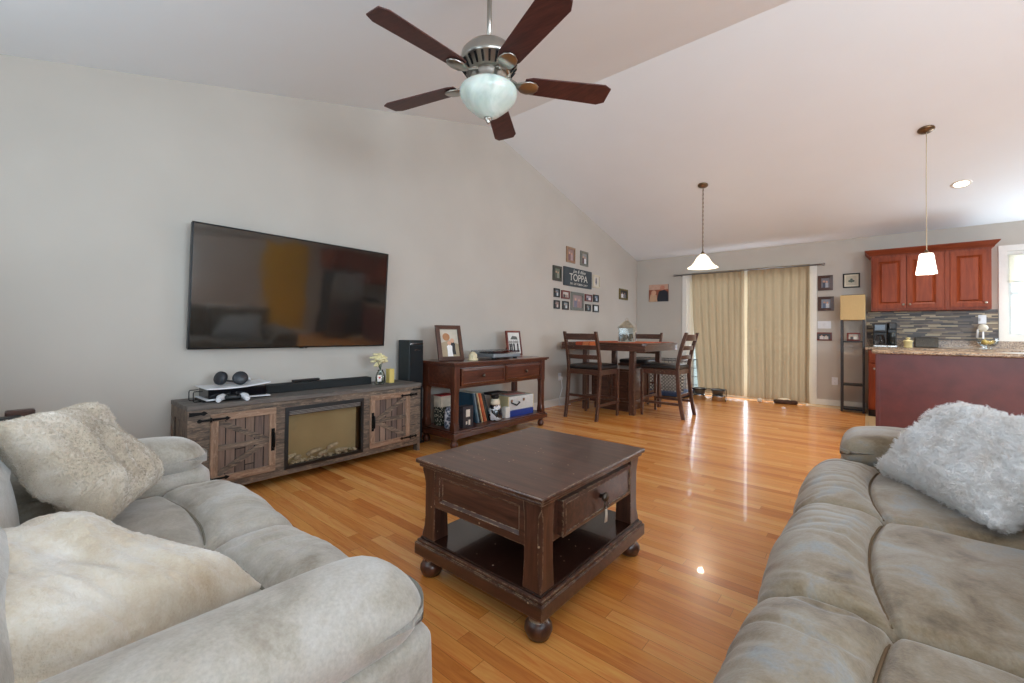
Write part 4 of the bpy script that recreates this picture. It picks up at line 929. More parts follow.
M_plush2 = fabric('cream_plush', [(196, 176, 148), (216, 204, 184), (234, 230, 222)], blot=5, fine=220, sheen=.8, bump=.6)
M_shag = fabric('white_shag', [(238, 232, 226), (247, 245, 243), (250, 250, 250)], blot=12, fine=150, sheen=.8, bump=.8)
bm = pillow((-2.12, -.03, .60), (-1.66, .19, .50), (-1.83, .36, .56), (-2.14, .17, .82), .16, 3, fur=.003, fold=.022)
bm.free()
bm = pillow((-2.02, .01, .49), (-1.60, .18, .515), (-1.80, .36, .56), (-2.10, .16, .81), .17, 3, fur=.003, fold=.022); bm.free()
bm = pillow((-2.05, .0, .77), (-2.08, .14, .82), (-1.78, .30, .57), (-1.60, .17, .54), .2, 3); bm.free()
def add_pillow(label, mat, *a, **k):
    hair = k.pop('hair', None); o = obj('throw_pillow', pillow(*a, **k), mat); tag(o, label, 'pillow')
    if hair:
        cnt, ln_, rad_, rough_ = hair; m_ = o.modifiers.new('fur', 'PARTICLE_SYSTEM'); p = m_.particle_system.settings; p.type = 'HAIR'; p.count = cnt; p.hair_length = ln_; p.hair_step = 4; p.render_step = 3
        p.root_radius = rad_; p.tip_radius = rad_*.3; p.radius_scale = .01; p.roughness_1 = rough_; p.roughness_1_size = .02; p.roughness_endpoint = rough_*.7; p.brownian_factor = ln_*.25; p.child_type = 'INTERPOLATED'; p.rendered_child_count = 8; p.child_percent = 1; p.clump_factor = .8; p.use_modifier_stack = False; p.material = 1
    return o
add_pillow('wrinkled beige plush throw pillow leaning in the far corner of the loveseat', M_plush, (-1.64, .17, .50), (-1.92, .35, .53), (-2.11, .155, .80), (-1.72, -.02, .82), .16, 3, fur=.003, fold=.03, hair=(5000, .004, .08, .002))
add_pillow('cream plush throw pillow slumped against the near arm of the loveseat', M_plush2, (-.93, .02, .50), (-1.09, .39, .465), (-1.44, .12, .59), (-1.2, -.28, .70), .16, 9, fur=.003, fold=.03, hair=(7000, .005, .08, .002))
add_pillow('white shaggy throw pillow at the far end of the taupe sofa', M_shag, (.03, 2.42, .50), (.29, 1.88, .51), (.58, 2.08, .76), (.28, 2.48, .79), .17, 5, n=260, fur=.003, fscale=80, fold=.022, big=40, hair=(5000, .015, .12, .010))
# hairline: dark objects on a small side table between loveseat and the left wall
et = thing('end_table', 'dark wood end table behind the far arm of the loveseat', 'side table', (-3.1, -.12, 0))
bm = BM(); bx(bm, -.22, .22, -.2, .2, .56, .585, .005); obj('top', bm, M_espz, et)
for sx in (-1, 1):
    for sy in (-1, 1): bm = BM(); bx(bm, sx*.19-.02, sx*.19+.02, sy*.17-.02, sy*.17+.02, 0, .56, .004); obj('leg', bm, M_espz, et)
bm = BM(); bx(bm, -.19, .19, -.17, .17, .2, .22, .003); obj('shelf', bm, M_esp, et)
db = thing('small_box', 'small dark box and brown block standing behind the beige pillow', 'box', (-3.0, .02, .585))
bm = BM(); bx(bm, -.03, .04, -.06, .025, 0, .075, .008); obj('front_box', bm, M_black, db)
bm = BM(); bx(bm, -.09, -.035, -.03, .065, 0, .095, .008); obj('back_block', bm, M_fr_brown, db)

# ------------------------------------------------------------------ dining set
TZ = .945; TX0, TX1, TY0, TY1 = -3.42, -2.13, 5.12, 6.32
dt = thing('dining_table', 'dark wood counter-height dining table with a storage pedestal base', 'dining table', ((TX0+TX1)/2, (TY0+TY1)/2, 0))
a, b = (TX1-TX0)/2, (TY1-TY0)/2
bm = BM(); c_ = .05
prism(bm, [(-a+c_, -b), (a-c_, -b), (a, -b+c_), (a, b-c_), (a-c_, b), (-a+c_, b), (-a, b-c_), (-a, -b+c_)], TZ-.028, TZ, 'xy'); obj('tabletop', bm, M_esp, dt, bevel=.004)
bm = BM()
for s_ in (-1, 1): bx(bm, -a+.02, a-.02, s_*(b-.03)-.012, s_*(b-.03)+.012, TZ-.105, TZ-.028, .003); bx(bm, s_*(a-.03)-.012, s_*(a-.03)+.012, -b+.02, b-.02, TZ-.105, TZ-.028, .003)
obj('apron', bm, M_esp, dt)
for x, y in ((-.30, -.44), (.40, -.44), (-.30, .44), (.40, .44)):
    bm = BM(); bx(bm, x-.036, x+.036, y-.036, y+.036, 0, TZ-.03, .004); obj('leg', bm, M_espz, dt)
bm = BM(); bx(bm, -.31, .31, -.31, .31, .10, .14, .003); bx(bm, -.31, .31, -.31, .31, .56, .585, .003); box(bm, -.29, .29, -.29, .29, .12, .57); bx(bm, -.26, .26, -.26, .26, 0, .10, .003); obj('storage_base', bm, M_esp, dt)
for s_ in (-1, 1): bm = BM(); frame_rect(bm, -.28 if s_ < 0 else .005, -.005 if s_ < 0 else .28, .15, .55, .03, -.305, -.29); obj('door', bm, M_esp, dt)
M_or = planks('orange_plaid_cloth', (0, 1), .07, .11, [(190, 84, 44), (206, 110, 60), (160, 62, 36), (214, 136, 84)], gapcol=(120, 40, 28), grainamt=.1, rough=.9, gw=.004, bump=.05).m
bm = BM(); g_ = []
for i in range(61):
    row = []
    for j in range(61):
        u, v = i/60, j/60; x = -a+.28+(2*a-.33)*u; y = -b-.075+(2*b+.0)*v; zz = TZ+.0035+.0015*nz((x*6, y*6, 2))
        if y < -b-.001: y2 = -b-.009-.004*sin(x*30); zz = TZ+.003-(-b-y)*1.0; y = y2; 
        row.append((x, y, zz))
    g_.append(row)
V = [[bm.verts.new(p) for p in r] for r in g_]
for i in range(60):
    for j in range(60):
        if g_[i][j][2] < TZ-.002 and (u := i/60) > .34: continue
        bm.faces.new((V[i][j], V[i+1][j], V[i+1][j+1], V[i][j+1])).smooth = True
loose = [v for v in bm.verts if not v.link_faces]; bmesh.ops.delete(bm, geom=loose, context='VERTS')
cl = obj('tablecloth', bm, M_or); cl.location = ((TX0+TX1)/2, (TY0+TY1)/2, 0); m_ = cl.modifiers.new('s', 'SOLIDIFY'); m_.thickness = .003; m_.offset = 1
tag(cl, 'orange plaid cloth covering the dining table top', 'tablecloth')
# lantern
ln = thing('lantern', 'white metal and glass house-shaped lantern on the dining table', 'lantern', (-2.62, 5.62, TZ+.006), 20)
M_lw = plain('distressed_white_metal', (178, 172, 156), .6, .2, .25, 60)
bm = BM(); w_ = .105
for sx in (-1, 1):
    for sy in (-1, 1): tube(bm, [(sx*w_, sy*w_, 0), (sx*w_, sy*w_, .2)], .006, 6); tube(bm, [(sx*w_*1.08, sy*w_*1.08, .2), (sx*.02, sy*.02, .30)], .006, 6)
for s_ in (-1, 1):
    for z_ in (.008, .2): tube(bm, [(-w_, s_*w_, z_), (w_, s_*w_, z_)], .006, 6); tube(bm, [(s_*w_, -w_, z_), (s_*w_, w_, z_)], .006, 6)
    tube(bm, [(0, s_*w_, 0), (0, s_*w_, .2)], .0035, 6); tube(bm, [(s_*w_, 0, 0), (s_*w_, 0, .2)], .0035, 6)
tube(bm, [(.02*cos(q), 0, .315+.02*sin(q)) for q in [2*pi*k/12 for k in range(12)]], .003, 6, closed=True)
obj('frame', bm, M_lw, ln)
bm = BM(); loft(bm, [[(-w_*1.1, -w_*1.1, .2), (w_*1.1, -w_*1.1, .2), (w_*1.1, w_*1.1, .2), (-w_*1.1, w_*1.1, .2)], [(-.02, -.02, .3), (.02, -.02, .3), (.02, .02, .3), (-.02, .02, .3)]]); obj('roof', bm, plain('weathered_roof', (140, 132, 116), .6, .2, .35, 30), ln)
bm = BM(); box(bm, -w_, w_, -w_, -w_+.002, .01, .2); box(bm, -w_, w_, w_-.002, w_, .01, .2); box(bm, -w_, -w_+.002, -w_, w_, .01, .2); box(bm, w_-.002, w_, -w_, w_, .01, .2); obj('glass_panel', bm, thin_glass('lantern_glass', (.93, .96, .96), .88), ln)
bm = BM(); random.seed(4); box(bm, -w_, w_, -w_, w_, 0, .008)
for i in range(22): rbox(bm, (random.uniform(-.07, .07), random.uniform(-.07, .07), random.uniform(.02, .1)), (random.uniform(.012, .028),)*3, .011, (1, 1, 1))
obj('dried_filling', bm, plain('grey_brown_pebbles', (120, 108, 92), .8, var=.5, scale=30), ln)['kind'] = 'stuff'
# chairs
M_seat = plain('black_leatherette', (30, 27, 27), .32, var=.15, scale=60, bump=.15)
def chair(name, label, loc, rz, group):
    t = thing(name, label, 'chair', loc, rz, group)          # local: front -y
    hw_, sz = .222, .635; zt = 1.09
    def yb(z_): return .235 + (.11*((z_-sz)/(zt-sz))**1.4 if z_ > sz else .075*((sz-z_)/sz)**1.8)
    for s_ in (-1, 1):
        bm = BM(); secs = []
        for i in range(15):
            z_ = zt*i/14; y = yb(z_); w2 = .017; d2 = .022 if z_ < zt*.95 else .018; x = s_*hw_
            secs.append([(x-w2, y-d2, z_), (x+w2, y-d2, z_), (x+w2, y+d2, z_), (x-w2, y+d2, z_)])
        loft(bm, secs); obj('leg', bm, M_espz, t, bevel=.003)
        bm = BM(); x = s_*(hw_+.01); loft(bm, [[(x-.015, -.235, 0), (x+.015, -.235, 0), (x+.015, -.205, 0), (x-.015, -.205, 0)], [(x-.02, -.245, sz-.03), (x+.02, -.245, sz-.03), (x+.02, -.205, sz-.03), (x-.02, -.205, sz-.03)]]); obj('leg', bm, M_espz, t, bevel=.003)
    for z0, z1 in ((.745, .80), (.865, .92), (.985, 1.065)):
        bm = BM(); secs = []
        for i in range(13):
            u = -1+2*i/12; x = u*(hw_-.01); yy = yb((z0+z1)/2)+.022*(1-u*u); secs.append([(x, yy-.009, z0), (x, yy+.009, z0), (x, yy+.009+.004, z1), (x, yy-.009+.004, z1)])
        loft(bm, secs); obj('back_slat', bm, M_esp, t, bevel=.002)
    bm = BM(); bx(bm, -hw_, hw_, -.24, -.215, sz-.085, sz-.02, .003); bx(bm, -hw_, hw_, .215, .24, sz-.085, sz-.02, .003)
    for s_ in (-1, 1): bx(bm, s_*hw_-.012, s_*hw_+.012, -.23, .23, sz-.085, sz-.02, .003)
    obj('seat_frame', bm, M_esp, t)
    bm = BM(); rbox(bm, (0, -.01, sz+.005), (hw_+.02, .25, .032), (.05, .05, .028), (6, 6, 2), lambda p: p+Vector((0, 0, .012*max(0, 1-(p.x/.22)**2)*max(0, 1-(p.y/.25)**2)) if p.z > 0 else (0, 0, 0))); obj('seat', bm, M_seat, t)
    for q in (((-hw_, -.22, .22), (hw_, -.22, .22)), ((-hw_, .24, .28), (hw_, .24, .28)), ((-hw_, -.22, .18), (-hw_, .26, .18)), ((hw_, -.22, .18), (hw_, .26, .18))):
        (xa, ya, za), (xb, yb_, zb_) = q; bm = BM()
        if ya == yb_: bx(bm, xa, xb, ya-.01, ya+.01, za-.017, za+.017, .002)
        else: bx(bm, xa-.01, xa+.01, ya, yb_, za-.017, za+.017, .002)
        obj('stretcher', bm, M_esp, t)
    return t
G = 'counter-height ladder-back chairs around the dining table'
ch = chair('dining_chair', 'ladder-back counter chair at the near left side of the table, its back to the camera', (-2.745, 4.90, 0), 180, G)
dup(ch, (-2.085, 5.655, 0), -90, 'ladder-back counter chair at the right side of the table, nearest the curtains', G)
dup(ch, (-2.80, 6.48, 0), 0, 'ladder-back counter chair on the far side of the table, behind the lantern', G)
# pet crate
pc = thing('pet_crate', 'black wire pet crate against the back wall behind the dining table', 'crate', (-2.86, 7.55, 0))
M_wire = plain('black_wire', (36, 38, 42), .45, .5)
def wire_panel(name, x0, x1, z0, z1, y, M, lattice=False):
    bm = BM(); r_ = .0024
    tube(bm, [(x0, y, z0), (x1, y, z0)], .005, 6); tube(bm, [(x0, y, z1), (x1, y, z1)], .005, 6)
    n = int((x1-x0)/.065)
    for i in range(n+1): x = x0+(x1-x0)*i/n; tube(bm, [(x, y, z0), (x, y, z1)], r_, 5)
    for i in range(1, 4): z_ = z0+(z1-z0)*i/4; tube(bm, [(x0, y, z_), (x1, y, z_)], r_*1.2, 5)
    xform(bm, M); obj(name, bm, M_wire, pc)
cw, cd_, chh = .52, .35, .62
wire_panel('front_panel', -cw, cw, .02, chh, -cd_, Matrix()); wire_panel('back_panel', -cw, cw, .02, chh, cd_, Matrix())
wire_panel('side_panel', -cd_, cd_, .02, chh, -cw, Matrix.Rotation(pi/2, 4, 'Z')); wire_panel('side_panel', -cd_, cd_, .02, chh, cw, Matrix.Rotation(pi/2, 4, 'Z'))
bm = BM()
for i in range(16): x = -cw+2*cw*i/15; tube(bm, [(x, -cd_, chh), (x, cd_, chh)], .003, 5)
obj('roof_panel', bm, M_wire, pc)
kk = N('lattice_fabric'); tc = kk.n('ShaderNodeTexCoord'); sx_ = kk.n('ShaderNodeSeparateXYZ'); kk.l(tc.outputs['Object'], sx_.inputs[0])
p1 = kk.math('PINGPONG', kk.math('ADD', kk.math('MULTIPLY', sx_.outputs[0], 1), sx_.outputs[2]), .028); p2 = kk.math('PINGPONG', kk.math('SUBTRACT', kk.math('MULTIPLY', sx_.outputs[0], 1), sx_.outputs[2]), .028)
kk.base(kk.mix(kk.math('LESS_THAN', kk.math('MINIMUM', p1, p2), .009), (206, 206, 198), (44, 46, 52))); kk.set(Roughness=.8)
bm = BM(); bx(bm, -.30, cw-.03, -cd_+.03, -cd_+.09, .10, .57, .02); obj('bolster', bm, kk.m, pc)
bm = BM(); bx(bm, -cw+.01, cw-.01, -cd_+.01, cd_-.01, .02, .08, .012); obj('tray_mat', bm, plain('navy_mat', (52, 66, 96), .8), pc)
# pet bowls on wire stand
pb = thing('pet_bowl_stand', 'pair of stainless pet bowls in a black wire stand in front of the curtain', 'pet bowls', (-2.02, 7.42, 0), 8)
bm = BM()
for x in (-.14, .14):
    tube(bm, [(x+.105*cos(q), .1*sin(q), .175) for q in [2*pi*k/24 for k in range(24)]], .006, 6, closed=True)
for x in (-.26, .26):
    tube(bm, [(x, -.11, 0), (x*.96, -.11, .17), (x*.96, .11, .17), (x, .11, 0)], .006, 6)
for y in (-.1, .1): tube(bm, [(-.25, y, .17), (.25, y, .17)], .006, 6)
obj('wire_stand', bm, M_blackm, pb)
for x in (-.14, .14):
    bm = BM(); lathe(bm, [(0, .085), (.07, .085), (.085, .10), (.098, .17), (.108, .178), (.104, .182), (.092, .17), (.08, .11), (.0, .10)], (x, 0, 0), 28); obj('bowl', bm, plain('dark_steel_bowl', (120, 124, 126), .28, .9), pb)
for i, x in enumerate((-.15, .15)):
    bm = BM(); lathe(bm, [(.10, .0), (.112, .006), (.098, .07), (.104, .078), (.1, .08), (.09, .07), (.075, .02), (0, .016)], n=28)
    simple('steel_bowl', ('stainless pet bowl on the floor under the left half of the wire stand', 'stainless pet bowl on the floor under the right half of the wire stand')[i], 'bowl', bm, M_steel, (-2.02+x*.99, 7.42+x*.14-.01, 0))
bm = BM(); rbox(bm, (0, 0, .035), (.035, .035, .035), .034, (1, 1, 1)); simple('pet_ball', 'small white ball on the floor at the curtain hem', 'ball', bm, plain('white_rubber', (224, 218, 206), .6), (-1.335, 7.72, 0))
bm = BM(); rbox(bm, (0, 0, .03), (.16, .045, .03), (.04, .03, .02), (8, 3, 2), lambda p: p+Vector((0, .02*sin(p.x*20), .01*nz((p.x*20, p.y*20, 0)))))
simple('chew_toy', 'dark brown chew toy lying under the lifted curtain hem', 'toy', bm, plain('dark_brown_rubber', (74, 50, 36), .7, var=.3), (-1.0, 7.82, 0), 6)
# shelf tower lamp
lt = thing('floor_lamp', 'tall black shelf floor lamp with a square cream paper shade', 'floor lamp', (-.18, 7.75, 0))
tw_, td_ = .12, .12; LZ = 1.645
bm = BM()
for sx in (-1, 1):
    for sy in (-1, 1): bx(bm, sx*tw_-.013, sx*tw_+.013, sy*td_-.013, sy*td_+.013, 0, LZ-.02, .002)
obj('post', bm, M_espz if False else plain('black_brown_post', (44, 40, 42), .45), lt)
for z_ in (.03, .37, .98, 1.30):
    bm = BM(); bx(bm, -tw_-.01, tw_+.01, -td_-.01, td_+.01, z_, z_+.02, .002)
    if z_ < 1.2: obj('shelf', bm, M_black, lt)
    else: bm.free()
bm = BM(); bx(bm, -tw_-.018, tw_+.018, -td_-.018, td_+.018, LZ-.35, LZ, .006)
kk = cloth_trans('cream_paper', (222, 192, 138), .25, 100, .03); obj('lamp_shade', bm, kk, lt)
bm = BM(); bx(bm, -tw_-.004, tw_+.004, -td_-.004, td_+.004, LZ, LZ+.006, .002); obj('shade_top', bm, M_black, lt)
SS = 1.0101
picture('picture_frame', 'small dark frame with a seated couple, standing on the middle shelf of the floor lamp', 'picture frame', (-.17, 7.68, 1.0), 0, .15, .115, .02, M_fr_red, 0, (170, 160, 146), couple((70, 60, 60), (196, 190, 180)), tilt=6)

# ------------------------------------------------------------------ gallery on the left wall
sW = 3.52/3.59
def wallpic(yA, zA, yB, zB, label, fmat, fw_, bg, fn, matw=0, matcol=0, cat='picture frame', depth=.022, name='picture_frame'):
    y0, y1, z0, z1 = yA*sW, yB*sW, 1.07+(zB-1.07)*sW, 1.07+(zA-1.07)*sW
    return picture(name, label, cat, (WX+.001, (y0+y1)/2, z0), 90, y1-y0, z1-z0, fw_, fmat, matcol, bg, fn, depth, 'framed pictures around the family name sign', matw=matw)
blot = lambda *cs: (lambda w, h: [('disc', (random.uniform(-.3, .3)*w, random.uniform(.2, .8)*h, random.uniform(.15, .3)*w), c) for c in cs])
wallpic(5.529, 2.415, 5.78, 2.193-.02, 'tan frame with a rosy print, upper left of the pair above the name sign', M_fr_tan, .032, (150, 124, 118), couple((124, 92, 94), (172, 150, 152)))
wallpic(5.945, 2.41, 6.188, 2.18-.01, 'grey-green frame with a pale print, right of the pair above the name sign', M_fr_grey, .036, (150, 148, 144), couple((90, 60, 60), (222, 222, 224)))
wallpic(5.169, 2.074, 5.399, 1.86-.01, 'dark olive frame just left of the name sign', M_fr_olive, .04, (104, 112, 96), couple((70, 82, 68), (136, 142, 132)))
wallpic(6.357, 2.065, 6.586, 1.847, 'cream frame with a dark feather print, right of the name sign', M_fr_cream, .02, (206, 200, 188), lambda w, h: [('poly', [(0, h*.12), (w*.14, h*.4), (w*.1, h*.75), (0, h*.9), (-w*.1, h*.75), (-w*.14, h*.4)], (84, 88, 104))])
wallpic(5.201, 1.735, 5.349, 1.604, 'small black frame, upper of the two at the far left below the name sign', M_fr_black, .02, (122, 134, 140), couple((50, 60, 70), (200, 206, 210)))
wallpic(5.402, 1.722, 5.629, 1.593, 'red-brown landscape frame under the left half of the name sign', M_fr_red, .022, (196, 190, 182), couple((60, 56, 56), (150, 130, 120)))
wallpic(5.67, 1.721, 6.055, 1.432, 'large grey frame with a pink and blue print in the centre of the lower row', M_fr_grey, .045, (150, 128, 126), couple((112, 108, 126), (150, 116, 112)))
wallpic(6.098, 1.714, 6.331, 1.597, 'red-brown landscape frame under the right end of the name sign', M_fr_red, .022, (168, 160, 168), couple((70, 70, 90), (214, 206, 206)))
wallpic(6.379, 1.727, 6.555, 1.602, 'small black frame, upper of the two at the right end below the name sign', M_fr_black, .02, (120, 138, 156), couple((50, 60, 80), (180, 190, 200)))
wallpic(5.204, 1.557, 5.352, 1.43, 'small black frame, lower of the two at the far left below the name sign', M_fr_black, .02, (150, 134, 128), couple((80, 50, 50), (210, 200, 196)))
wallpic(5.432, 1.557, 5.603, 1.427, 'small black frame below the left red-brown frame', M_fr_black, .022, (140, 146, 146), couple((60, 60, 60), (206, 208, 210)))
wallpic(6.117, 1.55, 6.283, 1.434, 'small black frame below the right red-brown frame', M_fr_black, .022, (110, 122, 128), couple((60, 70, 70), (150, 160, 160)))
wallpic(6.365, 1.556, 6.558, 1.429, 'small black frame with a mostly white print, lowest right of the group', M_fr_black, .022, (226, 232, 232), lambda w, h: person2d(w*.05, w*.3, h*.5, 0, (200, 190, 180), (190, 200, 206)))
picture('picture_frame', 'black and gold frame hanging alone near the corner with the back wall', 'picture frame', (WX+.001, 7.53*sW, 1.70), 90, .355, .2, .032, M_fr_gold, 0, (40, 42, 46), couple((220, 222, 226), (120, 124, 130)))
# name sign
y0, y1, z0, z1 = 5.451*sW, 6.294*sW, 1.07+(1.805-1.07)*sW, 1.07+(2.095-1.07)*sW
sg = thing('name_sign', 'dark slate sign with the large white family name TOPPA', 'sign', (WX+.001, (y0+y1)/2, z0), 90)
bm = BM(); bx(bm, -(y1-y0)/2, (y1-y0)/2, -.022, 0, 0, z1-z0, .003); obj('board', bm, plain('slate_board', (52, 62, 68), .6, var=.15, scale=10), sg)
M_ink = plain('white_lettering', (214, 212, 202), .6)
def text(s_, size, x, z_, par, y=-.0235, sx=1, shear=0):
    cu = bpy.data.curves.new('lettering', 'FONT'); cu.body = s_; cu.size = size; cu.align_x = 'CENTER'; cu.align_y = 'CENTER'; cu.extrude = .0008; cu.shear = shear
    o = bpy.data.objects.new('lettering', cu); COL.objects.link(o); o.parent = par; o.location = (x, y, z_); o.rotation_euler = (pi/2, 0, 0); o.scale = (sx, 1, 1); cu.materials.append(M_ink)
    dg = bpy.context.evaluated_depsgraph_get(); me = bpy.data.meshes.new_from_object(o.evaluated_get(dg)); n_ = bpy.data.objects.new('lettering', me); COL.objects.link(n_); n_.parent = par; n_.location = o.location; n_.rotation_euler = o.rotation_euler; n_.scale = o.scale
    bpy.data.objects.remove(o); return n_
hh = z1-z0
text('TOPPA', .155, .0, hh*.47, sg, sx=1.12); text('Joe & Alina', .075, .02, hh*.83, sg, shear=.35, sx=1.1); text('EST. OCTOBER 4, 2017', .042, .01, hh*.14, sg, sx=1.25)
# back wall pictures
def backpic(xA, zA, xB, zB, label, fmat, fw_, bg, fn, matw=0, matcol=(214, 204, 180)):
    z0, z1 = 1.07+(zB-1.07)*SS, 1.07+(zA-1.07)*SS
    return picture('picture_frame', label, 'picture frame', ((xA+xB)/2*SS, BY-.001, z0), 0, (xB-xA)*SS, z1-z0, fw_, fmat, matcol, bg, fn, .02, 'pictures on the back wall', matw=matw)
backpic(-.597, 1.978, -.415, 1.732+.02, 'brown square frame, upper of the two between the curtain and the lamp', M_fr_brown, .042, (120, 116, 122), couple((60, 70, 90), (180, 180, 186)))
backpic(-.597, 1.658, -.403, 1.425+.02, 'brown square frame, lower of the two, directly above the light switch', M_fr_brown, .042, (140, 150, 166), couple((90, 110, 140), (200, 206, 214)))
backpic(-.297, 1.984, -.103, 1.765+.01, 'black frame with a botanical print above the floor lamp', M_fr_black, .016, (190, 180, 156), lambda w, h: [('disc', (x*w, y*h, w*.13), (76, 84, 70)) for x, y in ((-.18, .45), (0, .62), (.18, .45), (0, .4))], matw=.022)
backpic(-.621, 1.109+.01, -.426, .977+.02, 'small red-brown landscape frame directly below the light switch', M_fr_red, .018, (60, 60, 66), couple((210, 208, 206), (200, 196, 190)))
cv = thing('canvas_print', 'unframed canvas photo of two people in dark clothes left of the sliding door', 'canvas print', (-3.05*SS, BY-.001, 1.668+.02))
cwid, chei = .37*SS, .325
bm = BM(); bx(bm, -cwid/2, cwid/2, -.018, 0, 0, chei, .002); obj('canvas', bm, plain('brown_canvas_edge', (84, 60, 52), .7), cv)
bm, ms = print_mesh(cwid, chei, (150, 86, 64), [('poly', [(-cwid*.5, chei*.7), (cwid*.5, chei*.7), (cwid*.5, chei), (-cwid*.5, chei)], (196, 160, 140)), ('poly', [(-cwid*.1, 0), (cwid*.5, 0), (cwid*.48, chei*.55), (cwid*.3, chei*.68), (cwid*.02, chei*.6)], (34, 36, 46)), ('disc', (cwid*.2, chei*.8, chei*.14), (190, 130, 110)), ('poly', [(-cwid*.5, 0), (-cwid*.05, 0), (-cwid*.1, chei*.4), (-cwid*.4, chei*.45)], (196, 160, 130)), ('disc', (-cwid*.25, chei*.52, chei*.15), (206, 160, 132))], -.0185); obj('photo_print', bm, ms, cv)
# switches and outlets
def plate(name, label, loc, rz, w, h, kind, n=2):
    t = thing(name, label, 'switch plate' if kind == 's' else 'outlet', loc, rz)
    bm = BM(); bx(bm, -w/2, w/2, -.006, 0, -h/2, h/2, .003); obj('cover_plate', bm, M_white, t)
    for i in range(n):
        if kind == 's': x = -w/2+w*(i+.5)/n; bm = BM(); bx(bm, x-.008, x+.008, -.012, -.005, -.02, .02, .003); obj('toggle', bm, M_white, t)
        else:
            z_ = (-.028, .028)[i]; bm = BM(); bx(bm, -.016, .016, -.008, -.005, z_-.014, z_+.014, .003); s_ = obj('socket', bm, M_white, t)
            bm = BM(); box(bm, -.007, -.005, -.0085, -.0075, z_-.004, z_+.006); box(bm, .005, .007, -.0085, -.0075, z_-.004, z_+.006); obj('slot', bm, M_black, s_)
    return t
plate('light_switch', 'white triple light switch plate between two picture frames right of the curtain', (-.52*SS, BY, 1.235), 0, .165, .115, 's', 3)
plate('wall_outlet', 'white wall outlet low on the back wall left of the floor lamp', (-.392*SS, BY, .39), 0, .075, .115, 'o')
plate('wall_outlet', 'white wall outlet on the left wall behind the near dining chair', (WX, 5.28, .42), 90, .075, .115, 'o')
bm = BM(); tube(bm, [(WX+.03, 5.28, .39), (WX+.035, 5.30, .25), (WX+.03, 5.24, .12), (WX+.04, 5.2, .01), (WX+.12, 5.4, .008)], .005, 6); cc_ = obj('power_cord', bm, M_white); tag(cc_, 'thin white cord hanging from the left wall outlet to the floor', 'cord')
bm = BM(); bx(bm, WX+.006, WX+.04, 5.255, 5.305, .375, .42, .004); pl_ = obj('plug', bm, M_white, cc_)

# ------------------------------------------------------------------ kitchen
M_cab = wood('cherry_cabinet', [(104, 42, 20), (130, 58, 30), (150, 72, 40)], 2, .42, 30, .08, .04); M_cabx = wood('cherry_cabinet_rail', [(98, 40, 22), (122, 56, 32), (142, 70, 42)], 0, .5, 30, .2, .04)
for m_ in (M_cab, M_cabx): m_.node_tree.nodes['Principled BSDF'].inputs['Specular IOR Level'].default_value = .25; m_.node_tree.nodes['Principled BSDF'].inputs['Coat Weight'].default_value = 0
def granite(name):
    k = N(name); v = k.coord(); vn = k.n('ShaderNodeTexVoronoi'); k.l(v, vn.inputs['Vector']); vn.inputs['Scale'].default_value = 110
    c = k.ramp(k.math('ADD', k.math('MULTIPLY', k.noise(v, 70, 5, .7), .8), k.math('MULTIPLY', k.noise(v, 9, 3), .3)), [(.38, (38, 32, 30)), (.48, (104, 84, 66)), (.56, (152, 128, 102)), (.66, (186, 168, 146))])
    k.base(k.mix(k.math('GREATER_THAN', vn.outputs['Distance'], .75), c, (60, 50, 44))); k.set(Roughness=.28); return k.m
M_gran = granite('brown_granite')
def raised_door(par, x0, x1, z0, z1, y, knob=None, name='door', arch=False):
    bm = BM(); w_ = .055
    frame_rect(bm, x0, x1, z0, z1, w_, y-.02, y, bev=.004); frame_rect(bm, x0+w_, x1-w_, z0+w_, z1-w_, .02, y-.006, y, bev=-.012); 
    frame_rect(bm, x0+w_+.02, x1-w_-.02, z0+w_+.02, z1-w_-.02, .02, y-.018, y, bev=.012); box(bm, x0+w_+.035, x1-w_-.035, y-.018, y, z0+w_+.035, z1-w_-.035)
    d = obj(name, bm, M_cab, par, bevel=.001)
    if knob: bm = BM(); lathe(bm, [(.005, 0), (.005, .012), (.013, .018), (.014, .024), (.008, .03), (.001, .031)], (knob[0], y-.02, knob[1]), 16, M=Matrix.Rotation(pi/2, 3, 'X')); obj('knob', bm, M_nickel, d)
    return d
UZ0, UZ1, UY = 1.415, 2.19, 7.67
uc = thing('wall_cabinet', 'cherry wall cabinet with two doors and crown, nearest the floor lamp', 'kitchen cabinet', (0, 0, 0))
def upper(name, label, x0, x1, doors, crown_r):
    t = thing(name, label, 'kitchen cabinet', (x0, UY, UZ0), 0, 'cherry wall cabinets'); w_ = x1-x0; h = UZ1-UZ0
    bm = BM(); bx(bm, 0, w_, 0, BY-UY-.005, 0, h, .002); obj('body', bm, M_cab, t)
    for a_, b_, kx in doors: raised_door(t, a_, b_, .03, h-.05, -.001, (kx, .08))
    return t
uc_l = upper('wall_cabinet', 'cherry wall cabinet with a pair of doors, beside the floor lamp', .02, .735, [(.02, .352, .325), (.36, .69, .388)], 0)
uc_r = upper('wall_cabinet', 'cherry wall cabinet with a single door, beside the kitchen window', .737, 1.135, [(.045, .375, .345)], 1)
bpy.data.objects.remove(uc)
cm = BM(); x0, x1 = .01, 1.145
P = [(0, -.02), (-.012, -.02), (-.02, .0), (-.055, .045), (-.06, .06), (0, .06)]
secs = [[(x0+p[0]*1.0, BY-.002, UZ1+p[1]) for p in P], [(x0+p[0], UY+p[0], UZ1+p[1]) for p in P], [(x1-p[0], UY+p[0], UZ1+p[1]) for p in P], [(x1-p[0], BY-.002, UZ1+p[1]) for p in P]]
loft(cm, secs); cmo = obj('crown_molding', cm, M_cabx); tag(cmo, 'cherry crown moulding running along the top of the wall cabinets', 'moulding')
